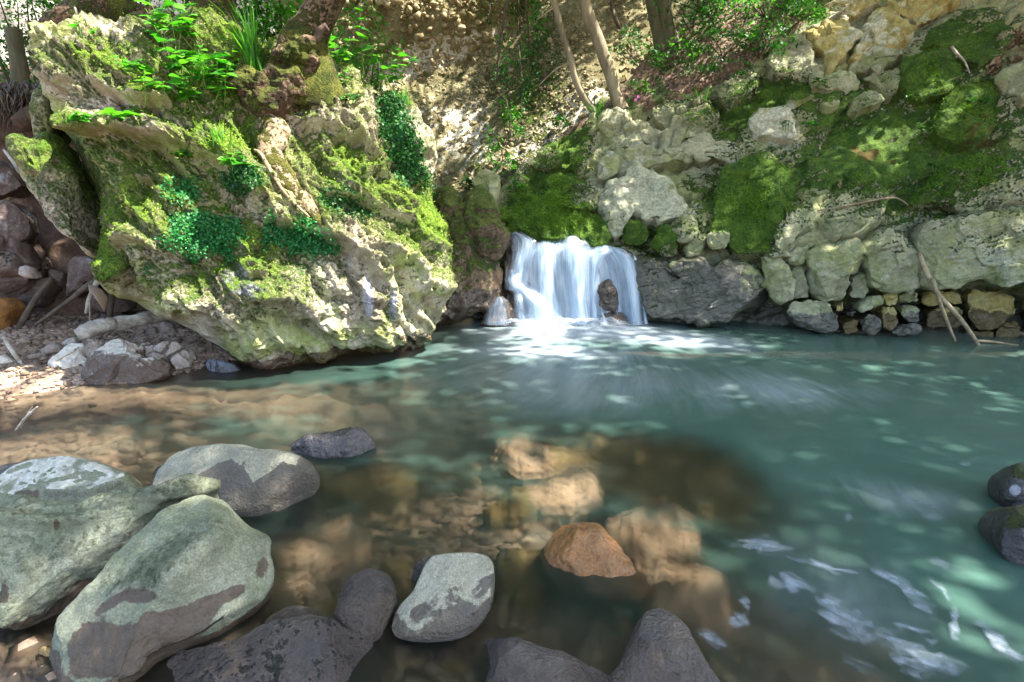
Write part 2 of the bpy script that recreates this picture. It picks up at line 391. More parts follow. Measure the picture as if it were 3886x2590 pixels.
# ------------------------------------------------------------------ rocks: an outline given its distance, thickness and relief
def inflate(name, outline, A, N, front, back, mat, e=2.4, nth=150, nph=70, amp=.03, freq=2.5, ridge=.0, cells=0., cellf=3., feats=None,
            mk=None, parent=None, facets=0, seed=0, center=None, smooth=1, origin=None, octs=5, planes=(), warp=None, attrs=None):
    A = np.asarray(A, float); N = nrm(N)
    if (CAMP - A) @ N < 0: N = -N
    S = resample(outline, nth, smooth)
    ar = .5 * (np.roll(S[:, 0], -1) * S[:, 1] - np.roll(S[:, 1], -1) * S[:, 0]).sum()
    if ar < 0: S = S[::-1]
    Pp = plane_pts(S, A, N)
    c = plane_pts([center], A, N)[0] if center is not None else Pp.mean(0)
    nf = int(nph * .68)
    ph = np.r_[np.linspace(0, np.pi / 2, nf, endpoint=False), np.linspace(np.pi / 2, np.pi, nph - nf)]
    sn = np.abs(np.sin(ph)) ** (2 / e); cs = np.sign(np.cos(ph)) * np.abs(np.cos(ph)) ** (2 / e)
    if e > 3.2:                                                   # flat-faced stones: even rows over the face, the rest round the rim
        nfl = int(nf * .66); s1 = np.linspace(0, .88, nfl, endpoint=False); p0 = math.asin(.88 ** (e / 2)); p1 = np.linspace(p0, np.pi / 2, nf - nfl, endpoint=False)
        sf = np.r_[s1, np.sin(p1) ** (2 / e)]; sn[:nf] = sf; cs[:nf] = np.maximum(1 - sf ** e, 0) ** (1 / e)
    sn[0] = 0; sn[-1] = 0
    hh = np.where(cs > 0, cs * front, cs * back)
    V = c + (Pp - c)[:, None, :] * sn[None, :, None] + N * hh[None, :, None]
    V = V.reshape(-1, 3)
    F = grid_faces(nth, nph, True)
    if ar < 0 or True:
        nn = vnormals(V, F)
        if ((V - V.mean(0)) * nn).sum() < 0: F = F[:, ::-1]
    rg = np.random.default_rng(seed + 11)
    for k in range(facets):
        d = nrm(N * 1.0 + rg.normal(0, .65, 3)); off = (V - c) @ d; lim = off.max() * rg.uniform(.62, .88)
        V = V - d * np.maximum(off - lim, 0)[:, None] * .92
    for (pt, d) in planes:
        d = nrm(d); off = (V - pt) @ d
        V = V - d * np.maximum(off, 0)[:, None] * .93
    if warp is not None: V = warp(V)
    nn = vnormals(V, F)
    size = max(np.ptp(V[:, 0]), np.ptp(V[:, 2]), .05)
    sd = seed * 3.17
    disp = amp * fbm(V * freq + sd, octs)
    if ridge: disp = disp + ridge * fbm(V * freq * .8 + 31 + sd, 4, ridged=True)
    if cells:
        f1, f2, _ = worley(V * cellf + sd + .35 * np.stack([perlin(V * cellf * .9 + 7), perlin(V * cellf * .9 + 17), perlin(V * cellf * .9 + 27)], 1))
        disp = disp - cells * np.exp(-((f2 - f1) / .09) ** 2) + cells * .6 * (.45 - f1)
    Sv = proj(V)
    facing = np.clip(nn @ N * 2 + .3, 0, 1)
    if feats is not None: disp = disp + feats(Sv, V) * facing
    V = V + nn * disp[:, None]
    # weld the poles so that the end fans close
    for k in (0, nph - 1):
        idx = np.arange(nth) * nph + k; V[idx] = V[idx].mean(0)
    nn = vnormals(V, F)
    at = dict(attrs or {})
    m4 = np.zeros((len(V), 4)) if mk is None else mk(proj(V), V, nn)
    at['mk'] = m4
    o = np.array([V[:, 0].mean(), V[:, 1].mean(), V[:, 2].min()]) if origin is None else origin
    return make(name, V, F, mat, parent, at, origin=o)
def mkc(V, m=0., a=0., b=0., w=0.):
    r = np.zeros((len(V), 4))
    for k, x in enumerate((m, a, b, w)): r[:, k] = x
    return r

# stones under the water: label, outline, depth, stone, height, roundness
SUBS = [("broad dark brown boulder lying under the water in the middle of the pool", D((1120,1090),(1160,1020),(1250,990),(1400,978),(1560,985),(1680,1010),(1760,1060),(1815,1130),(1830,1200),(1760,1240),(1640,1230),(1560,1190),(1450,1180),(1350,1120),(1240,1110)), -.07, 'subrock', .06, 1.9),
 ("pale pinkish boulder under the water behind the orange rock", D((1400,1200),(1480,1180),(1560,1195),(1610,1240),(1640,1330),(1650,1420),(1600,1450),(1520,1420),(1470,1370),(1420,1290)), -.06, 'subpale', .05, 1.9),
 ("flat pale stone under the water, left of the broad dark boulder", D((1130,1040),(1180,1015),(1260,1020),(1300,1060),(1270,1100),(1180,1105)), -.05, 'subpale', .03, 1.8),
 ("pale sunken stone in front of the broad dark boulder", D((1200,1120),(1280,1085),(1380,1100),(1400,1150),(1330,1190),(1230,1180)), -.09, 'subpale', .04, 1.8),
 ("greenish sunken stone left of the orange rock", D((1110,1180),(1150,1145),(1210,1140),(1230,1175),(1190,1205),(1130,1210)), -.07, 'subrock', .04, 1.8),
 ("brown sunken stone just left of the broad dark boulder's top", D((1330,1090),(1370,1060),(1430,1055),(1445,1090),(1400,1120),(1350,1118)), -.05, 'subrock', .04, 1.8),
 ("long olive sunken stone in the middle left of the shallows", D((730,1120),(800,1070),(900,1060),(960,1100),(900,1150),(800,1170)), -.09, 'subrock', .04, 1.8),
 ("pale sunken stone below the orange rock", D((1480,1350),(1560,1340),(1640,1380),(1660,1430),(1590,1460),(1500,1420)), -.06, 'subpale', .04, 1.8),
 ("sunken tan stone between the kidney-shaped stone and the orange rock", D((1150,1300),(1200,1260),(1250,1290),(1260,1360),(1200,1400),(1150,1370)), -.09, 'subrock', .04, 1.8),
 ("brown sunken slab in the shallows right of the two-tone boulder", D((620,1260),(720,1200),(830,1220),(860,1290),(760,1330),(650,1320)), -.08, 'subpale', .035, 1.8)]
# ------------------------------------------------------------------ the bed of the stream and the left bank (one sheet)
_ctl = [(300,1560,.12),(600,1600,.2),(900,1560,.4),(1300,1500,.45),(1700,1400,.8),(2300,1350,1.0),(3000,1400,1.3),(3600,1400,1.4),
    (3600,1700,1.2),(3000,1750,1.0),(2500,1550,1.0),(2000,1520,.75),(1500,1700,.42),(1100,1800,.26),(1500,2000,.2),(1900,1800,.26),
    (2300,1800,.35),(2100,2100,.24),(2600,2150,.30),(3000,2150,.6),(3300,2250,.7),(3600,2200,1.0),(3800,2500,.7),(2900,2450,.22),
    (3200,2560,.26),(2700,2350,.2),(2300,2450,.2),(1900,2500,.1),(1500,2400,.1),(1100,2300,.12),(700,2300,.06),(300,2560,.03),(200,1900,.15),(800,1750,.24),(200,1650,.12),(600,1850,.2)]
_cw = [(PZ(x, y)[:2], d) for x, y, d in _ctl] + [(np.array(p), d) for p, d in [((-3.9,3.75),-.04),((-3.5,4.1),-.07),((-3.0,4.45),-.10),((-4.2,4.6),-.22),((-5,5),-.4),
    ((-3.2,5.2),-.25),((-2.4,5.2),-.2),((-6,4),-.3),((0,-1),.1),((-3,-1),-.2),((3,-1),.5),((6,3),1.2),((2,6),1.),((0,6.2),.8),((5,5.5),1.),((-1.9,4.9),.0)]]
_cx = np.array([c[0] for c in _cw]); _cd = np.array([c[1] for c in _cw])
def bed_depth(X, Y):
    r = np.zeros(len(X)); w = np.zeros(len(X))
    for (p, d) in zip(_cx, _cd):
        q = 1 / ((X - p[0]) ** 2 + (Y - p[1]) ** 2 + .02) ** 1.6
        r += q * d; w += q
    return r / w
def bed_z(X, Y):
    z = -bed_depth(X, Y)
    P = np.stack([X, Y, np.zeros_like(X)], 1)
    return z + .03 * fbm(P * 2.2, 4) + .012 * fbm(P * 9, 3)
nx, ny = 380, 300
gx, gy = np.meshgrid(np.linspace(-9, 9, nx), np.linspace(-2.5, 7.5, ny), indexing='ij')
X, Y = gx.ravel(), gy.ravel(); Zb = bed_z(X, Y)
def bed_mat():
    b = NB("stream_bed"); P = b.pos()
    n1 = b.noise(P, 2.0, 6, .6, .5); n2 = b.noise(P, 11, 6, .6); n3 = b.noise(P, 60, 4, .6)
    vo = b.n("TexVoronoi", {"Vector": P, "Scale": 34.}); 
    c = b.ramp(b.math('ADD', b.math('MULTIPLY', n1, .6), b.math('MULTIPLY', n2, .4)), [(.33, (.14, .09, .055)), (.48, (.33, .235, .165)), (.62, (.58, .44, .34))])
    vg = b.n('SeparateColor', {0: vo.outputs['Color']}).outputs[0]
    c = b.mix(b.math('MULTIPLY', vg, .6), c, b.mix(1., c, (.45, .4, .36), 'MULTIPLY'))
    c = b.mix(b.map(n3, .3, .7, 0., .5), c, b.mix(1., c, (.5, .45, .4), 'MULTIPLY'))
    h = b.math('ADD', b.math('MULTIPLY', n3, .4), b.math('SUBTRACT', 1., vo.outputs["Distance"]))
    sh = b.n("BsdfPrincipled", {"Base Color": c, "Roughness": .8, "Normal": b.bump(h, .7, .02)})
    return b.out(sh.outputs[0])
M['bed'] = bed_mat()
make("stream_bed", np.stack([X, Y, Zb], 1), grid_faces(nx, ny), M['bed'], kind="structure")
g = 300
make("ground", [(-g, -g, -3), (g, -g, -3), (g, g, -3), (-g, g, -3)], [(0, 1, 2, 3)], M['bed'], kind="structure")

# ------------------------------------------------------------------ the pool
nx, ny = 460, 330
gx, gy = np.meshgrid(np.linspace(-7.5, 7.5, nx), np.linspace(-1.5, 6.5, ny), indexing='ij')
X, Y = gx.ravel(), gy.ravel()
dep = np.clip(-bed_z(X, Y), 0, 3)
P0 = np.stack([X, Y, np.zeros_like(X)], 1)
S0 = proj(P0)
for _lab, _ol, _z, _mt, _fr, _e in SUBS:
    _o = np.array(_ol); _c = _o.mean(0); _q = resample(_o, 90, 2) - _c; _a = np.arctan2(_q[:, 1], _q[:, 0]); _i = np.argsort(_a); _r = np.hypot(_q[:, 0], _q[:, 1])
    _d = S0 - _c; _rr = np.hypot(_d[:, 0], _d[:, 1]) / np.interp(np.arctan2(_d[:, 1], _d[:, 0]), _a[_i], _r[_i], period=2 * np.pi)
    _m = sstep(1.2, .55, _rr); dep = dep * (1 - _m) + np.minimum(dep, .10 - _z * .7) * _m
turb = 1 - np.exp(-2.0 * dep ** 1.9)
fallx, fally = PZ(2180, 1225)[:2]
dist = np.hypot((X - fallx) * .75, (Y - fally))
wv = .002 * fbm(np.stack([X * 2.0 + .6 * Y, Y * 2.6, 0 * X], 1), 3) * (1 + 3. * np.exp(-dist / .9))
def foam_and_sheen():
    f = 1.1 * ell(S0, (2100, 1262), 300, 30) + .85 * ell(S0, (2480, 1275), 330, 26, 4) + .75 * ell(S0, (2060, 1335), 300, 26, 2) + .7 * ell(S0, (1850, 1225), 130, 12)
    f += .45 * ell(S0, (2650, 1310), 260, 24, 6) + .5 * ell(S0, (2350, 1240), 200, 14)
    f += .26 * ell(S0, (3050, 1500), 420, 80, 4) + .2 * ell(S0, (2900, 1480), 200, 40, 5) + .40 * ell(S0, (2150, 1450), 640, 140, 3)  # first two whiten the right centre as reflected sky; last is aeration
    f += .28 * ell(S0, (3300, 2250), 480, 190, 28) + .24 * ell(S0, (2980, 2330), 330, 130, 30)
    f += .25 * ell(S0, (3450, 1900), 260, 60, 8) + .2 * ell(S0, (3300, 1850), 380, 90, 12)
    return f
foam = np.clip(foam_and_sheen(), 0, 1)
def water_mat():
    b = NB("pool_water"); P = b.pos()
    tu = b.n("Attribute", attribute_name="turb").outputs["Fac"]
    fo = b.n("Attribute", attribute_name="foam").outputs["Fac"]
    st = b.scalevec(P, (1., 2.6, 1.), (0, 0, R(-14)))
    n1 = b.noise(st, 2.0, 9, .66, 2.2); fl = b.n('UVMap', uv_map='UVMap').outputs[0]
    n2 = b.math('ADD', b.math('MULTIPLY', b.noise(b.scalevec(fl, (9., 1.1, 1.)), 1., 7, .62, .9), .55), b.math('MULTIPLY', b.noise(b.scalevec(fl, (42., 2.2, 1.)), 1., 5, .6, .5), .45))
    n3 = b.noise(P, 40, 4, .6, .5)
    tv = b.math('ADD', tu, b.math('MULTIPLY', b.math('SUBTRACT', n1, .5), b.math('MULTIPLY', b.math('MULTIPLY', tu, b.math('SUBTRACT', 1.1, tu)), .8)), clamp=True)
    al0 = 0
    teal = b.mix(b.map(n1, .35, .7), (.046, .105, .085), (.062, .128, .106))
    fv = b.math('ADD', fo, b.math('MULTIPLY', b.math('SUBTRACT', n2, .5), b.math('MULTIPLY', b.map(fo, 0., .3), 1.25)))
    fm = b.map(fv, .14, 1.2, 0., 1., False)
    col = b.mix(fm, teal, (.40, .46, .52))
    al = b.math('MAXIMUM', tv, fm)
    dif = b.n("BsdfDiffuse", {"Color": col})
    tr = b.n("BsdfTransparent", {"Color": b.mix(tu, (.93, .93, .90), (.6, .8, .72)) if False else (.90, .92, .88, 1)})
    rf = b.n('BsdfRefraction', {'Color': (.92, .93, .88, 1), 'Roughness': .34, 'IOR': 1.12})
    tr = b.n('MixShader', {0: .55, 1: tr.outputs[0], 2: rf.outputs[0]})
    body = b.n("MixShader", {0: al, 1: tr.outputs[0], 2: dif.outputs[0]})
    h = b.math('ADD', n1, b.math('MULTIPLY', n2, .5))
    nb = b.bump(h, .018, .03)
    gl = b.n("BsdfGlossy", {"Color": (1, 1, 1, 1), "Roughness": .26, "Normal": nb})
    fr = b.n("Fresnel", {"IOR": 1.33})
    sh = b.n("MixShader", {0: b.math('MULTIPLY', fr.outputs[0], b.math('SUBTRACT', 1., b.math('MULTIPLY', fm, .8))), 1: body.outputs[0], 2: gl.outputs[0]})
    return b.out(sh.outputs[0])
M['water'] = water_mat()
make("pool_water", np.stack([X, Y, wv], 1), grid_faces(nx, ny), M['water'], attrs={'turb': turb, 'foam': foam}, uv=np.stack([np.arctan2(X - fallx, fally + .5 - Y) * 1.0 + .12 * np.hypot(X - fallx, Y - fally), np.hypot(X - fallx, Y - fally)], 1), kind="structure")

# ------------------------------------------------------------------ back cliff of conglomerate
def back_Y(X, Z):
    zl = 3.9 + .42 * X + .25 * np.sin(X * 1.7)
    zl = np.where(X < -2.2, 2.2 + 0 * X, zl)
    up = np.maximum(Z - zl, 0); dn = np.maximum(zl - Z, 0)
    Yv = 9.5 + .12 * up + .7 * sstep(0, .8, up) * -0.3 - .72 * dn * sstep(0, .5, dn)
    Yv += .25 * np.cos((X - .5) * .9) * 1.0
    return np.clip(Yv, 6.9, 20) + np.where(X < -3.2, (-3.2 - X) * .1, 0)
nx, nz = 420, 300
gx, gz = np.meshgrid(np.linspace(-11, 7, nx), np.linspace(-.6, 9.5, nz), indexing='ij')
X, Z = gx.ravel(), gz.ravel(); Y = back_Y(X, Z)
V = np.stack([X, Y, Z], 1); F = grid_faces(nx, nz)
nb = vnormals(V, F); nb *= np.sign((nb[:, 1:2] < 0) - .5)
f1, f2, _ = worley(V * 9.); g1, g2, _ = worley(V * 20.)
V = V + nb * (.11 * fbm(V * 1.1, 5) + .03 * (.5 - f1) + .02 * (.5 - g1))[:, None]
S = proj(V)
moss = .15 + .5 * ell(S, (2010, 350), 190, 520, 12) + .35 * ell(S, (1680, 300), 200, 120) + .25 * ell(S, (2250, 500), 200, 200)
mk4 = mkc(V, moss - .1, 0, .2 + .75 * ell(S, (1600, 215), 260, 60, -18) + .35 * ell(S, (1750, 500), 250, 200) + .6 * ell(S, (2120, 470), 240, 70, -40) + .5 * (X < -3.5))  # pale patches put sunlight on the ledges and scree into the colour
make("back_cliff_face", V, F, M['gravelwall'], attrs={'mk': mk4}, kind="structure").name = "gravel_cliff"
bcliff = bpy.data.objects["gravel_cliff"]

# ------------------------------------------------------------------ right cliff: base relief
_bl = np.array([PZ(x, y) for x, y in [(1500, 1205), (1900, 1208), (2450, 1218), (2800, 1240), (3050, 1262), (3300, 1272), (3500, 1280), (3886, 1310), (4400, 1350)]])
def cliff_base(X): return np.interp(X, _bl[:, 0], _bl[:, 1])
def cliff_surf(S):
    """where rays through photo points meet the smooth bank"""
    d = ray(S); lo = np.full(len(d), 3.0); hi = np.full(len(d), 16.)
    for _ in range(40):
        t = (lo + hi) / 2; P = CAMP + d * t[:, None]
        g = .10 * np.clip(P[:, 2], 0, 1.0) + .80 * np.maximum(P[:, 2] - 1.0, 0)
        inside = P[:, 1] > cliff_base(P[:, 0]) + g
        hi = np.where(inside, t, hi); lo = np.where(inside, lo, t)
    return CAMP + d * ((lo + hi) / 2)[:, None]
def cliff_normal(p):
    a = cliff_surf(np.array([p, (p[0] + 30, p[1]), (p[0], p[1] - 30)]))
    n = nrm(np.cross(a[1] - a[0], a[2] - a[0]))
    return n if n[1] < 0 else -n
edge = np.array(D((1080, 760), (1080, 600), (1090, 470), (1165, 405), (1210, 370), (1285, 308), (1400, 240), (1480, 140), (1560, 55), (1610, -10), (1680, -90)))
sy = np.linspace(-130, 1290, 330); ed = np.interp(sy, edge[::-1, 1], edge[::-1, 0])
ed = ed + 14 * perlin(np.stack([sy * .02, 0 * sy, 0 * sy], 1)) + 10 * perlin(np.stack([sy * .06, 0 * sy, 0 * sy], 1))
nu = 460; u = np.linspace(0, 1, nu) ** .95
SX = ed[None, :] + (4350 - ed[None, :]) * u[:, None]; SY = np.broadcast_to(sy[None, :], SX.shape)
S = np.stack([SX.ravel(), SY.ravel()], 1)
V = cliff_surf(S); F = grid_faces(nu, len(sy))
nn = vnormals(V, F); nn *= np.where(nn[:, 1:2] > 0, -1, 1)
litter_line = np.interp(S[:, 0], *np.array(D((1080, 400), (1400, 262), (1480, 250), (1600, 205), (1700, 165), (1760, 120), (1850, 45), (1900, -20), (2400, -300))).T)
lit = sstep(-14, 14, litter_line - S[:, 1])                       # 1 on the leaf litter slope
Vt = V @ np.array([[.93, 0, -.36], [0, 1, 0], [.36, 0, .93]])
ca, cb, cc = crag(Vt, np.array([1.3, 1.6, 2.4])); ka, kb, kc = crag(Vt, np.array([3.6, 4, 6.5]), 7.)
warp = fbm(V * .8, 3)
mossy = np.clip(ell(S, (3350, 560), 430, 170, 12) + ell(S, (3560, 330), 260, 120, 20) + ell(S, (3700, 500), 220, 200), 0, 1)
strata = np.sin((V[:, 2] - .38 * V[:, 0] + .25 * V[:, 1] + .3 * warp) * 17)          # beds dip towards the left
disp = .10 * fbm(V * 1.6, 5) + (1 - lit) * (1 - .72 * mossy) * (.075 * ca + .11 * cb - .02 * np.exp(-(cc / .05) ** 2) + .016 * strata * sstep(-.2, .4, warp + .2) + .026 * ka + .045 * kb + .03 * fbm(V * 7, 4) + .03 * fbm(Vt * np.array([3, 3, 15]), 4))
disp -= .07 * (1 - lit) * sstep(.0, .3, V[:, 2])
disp -= .22 * sstep(.62, .45, V[:, 2]) * sstep(2500, 2750, S[:, 0])                   # undercut at the waterline
disp -= .40 * inpoly(S, C8((1195, 860), (2100, 840), (2100, 1330), (1195, 1330)))
V = V + nn * disp[:, None]
# moss as the photograph shows it
def cliff_mk(S, V, N):
    m = .26 + .26 * np.clip(N[:, 2], 0, 1) + .22 * fbm(V * 1.1, 4)
    m += .36 * ell(S, (3350, 560), 430, 170, 12) + .22 * ell(S, (3560, 330), 260, 120, 20) + .2 * ell(S, (3700, 500), 220, 200)
    m += .5 * ell(S, (2870, 400), 230, 90, -25) + .45 * ell(S, (2800, 760), 190, 150) + .5 * ell(S, (2060, 700), 160, 80, -30) + .6 * ell(S, (2080, 830), 230, 60)
    m += .4 * ell(S, (2500, 850), 130, 70) + .35 * ell(S, (2150, 560), 90, 120, 20)
    m -= .35 * ell(S, (3200, 150), 260, 150) + .5 * ell(S, (2430, 740), 190, 80, 20) + .4 * ell(S, (2950, 480), 120, 80) + .35 * ell(S, (2600, 560), 180, 60, -20)
    m -= .3 * sstep(.9, .45, V[:, 2]) * (S[:, 0] > 2500)
    a = .5 * ell(S, (3300, 560), 180, 60, 10) + .45 * ell(S, (3750, 520), 160, 130) + .3 * ell(S, (3100, 600), 110, 40)
    bre = .42 + .2 * fbm(V * 2.1 + 5, 3) + .3 * ell(S, (2430, 740), 190, 80, 20) + .25 * ell(S, (2950, 480), 120, 80) + .4 * ell(S, (3300, 120), 250, 120)
    w = .9 * sstep(.36, .12, V[:, 2] + .05 * fbm(V * 3, 3)) + .9 * ell(S, (2550, 1090), 190, 110)
    return np.stack([m, a, bre - .1, w], 1)
nn = vnormals(V, F); nn *= np.where(nn[:, 1:2] > 0, -1, 1)
mk4 = cliff_mk(S, V, nn)
mk4[:, 2] -= lit * .4; 
# close the free edge with a skirt that runs back into the hill
n2 = len(sy); sk = V[:n2] + np.array([.5, 1.6, -.4]); V = np.vstack([V, sk])
F = np.vstack([F, np.stack([np.arange(n2 - 1), np.arange(1, n2), nu * n2 + np.arange(1, n2), nu * n2 + np.arange(n2 - 1)], 1)])
mk4 = np.vstack([mk4, mk4[:n2]]); litA = np.r_[lit, lit[:n2]]
def cliff_relief_mat():
    m = M['cliff'].copy(); m.name = "mossy_limestone_bank"; t = m.node_tree
    pr = [n for n in t.nodes if n.type == 'BSDF_PRINCIPLED'][0]
    old = pr.inputs["Base Color"].links[0].from_socket
    b = NB.__new__(NB); b.m = m; b.t = t
    P = b.pos(); n1 = b.noise(P, 30, 6, .65); n2 = b.noise(P, 5, 5)
    soil = b.ramp(n1, [(.3, (.045, .028, .018)), (.5, (.14, .085, .055)), (.68, (.34, .24, .17))])
    soil = b.mix(b.map(n2, .5, .62), soil, (.05, .08, .015))
    a = b.n("Attribute", attribute_name="lit").outputs["Fac"]
    f = b.map(b.math('ADD', a, b.math('MULTIPLY', b.math('SUBTRACT', n2, .5), .8)), .4, .6)
    t.links.new(b.mix(f, old, soil), pr.inputs["Base Color"])
    return m
M['bank'] = cliff_relief_mat()
cliff = empty("rock_cliff", (2.6, 5.7, 0), "tall mossy limestone bank of cracked blocks rising to the right of the waterfall", "cliff")
make("rock_face", V, F, M['bank'], cliff, {'mk': mk4, 'lit': litA})
# ------------------------------------------------------------------ blocks of the right bank
def cliff_block(name, poly, mat='cliff', front=.12, proud=.05, back=.4, e=3.6, dm=0., db=0., da=0., dw=0., tilt=(0, 0, 0), seed=0, nth=None, amp=.02, cells=.02, cellf=3.2, parent=None, facets=3, ridge=.012, feat=None, cr=None):
    cr = cr if cr is not None else (.38 if np.mean([q[1] for q in poly]) > 900 else .75) * (.55 if dm > .1 else 1)
    poly = np.array(poly); c = poly.mean(0)
    p = cliff_surf(c[None])[0]; low = c[1] > 900; Nn = nrm(cliff_normal(c) + np.array(tilt) * .5 + nrm(CAMP - p) * (.2 if low else .08) + np.array([math.sin(seed * 2.1), 0, math.cos(seed * 1.3)]) * (.06 if low else .13))
    ext = max(np.ptp(poly[:, 0]), np.ptp(poly[:, 1]))
    n = nth or int(np.clip(ext * .42, 44, 230))
    def mk(S, V, N):
        m = cliff_mk(S, V, N); m[:, 0] += dm; m[:, 1] += da; m[:, 2] += db; m[:, 3] += dw; return m
    front = front * (.5 if dm > .1 else 1); front = front * (.55 if low else .30); proud = proud * (.75 if low else .45) if proud > 0 else proud; e = 8 if e > 2.5 else 3.6
    def fe(S, V):
        if feat: return feat(S, V)
        a, b_, c_ = crag(V @ np.array([[.93, 0, -.36], [0, 1, 0], [.36, 0, .93]]), np.array([3.2, 4, 4.6]), seed * 1.7); a2, b2, c2 = crag(V, 10., seed * 2.3)
        return cr * (.03 * a + .055 * b_ - .005 * np.exp(-(c_ / .05) ** 2) + .006 * a2 + .010 * b2) + .02 * fbm((V @ np.array([[.93, 0, -.36], [0, 1, 0], [.36, 0, .93]])) * np.array([4, 4, 18]) + seed, 4) + .014 * fbm(V * 8 + seed, 5)
    g_ = np.random.default_rng(seed + 900); poly = resample(poly, 64, 1); q_ = np.stack([np.cos(np.arange(64) * .0982), np.sin(np.arange(64) * .0982), np.full(64, seed * 3.3)], 1)
    poly = poly + ext * .07 * np.stack([fbm(q_ * 2.2, 3), fbm(q_ * 2.2 + 41, 3)], 1)
    return inflate(name, poly, p + Nn * proud, Nn, front, back, M[mat], e=e, nth=n, nph=max(40, int(n * .7)), amp=amp * 1.5, freq=2.6, ridge=ridge, cells=cells * .4, cellf=cellf, mk=mk,
                   parent=parent or cliff, facets=facets + 1, seed=seed, feats=fe)
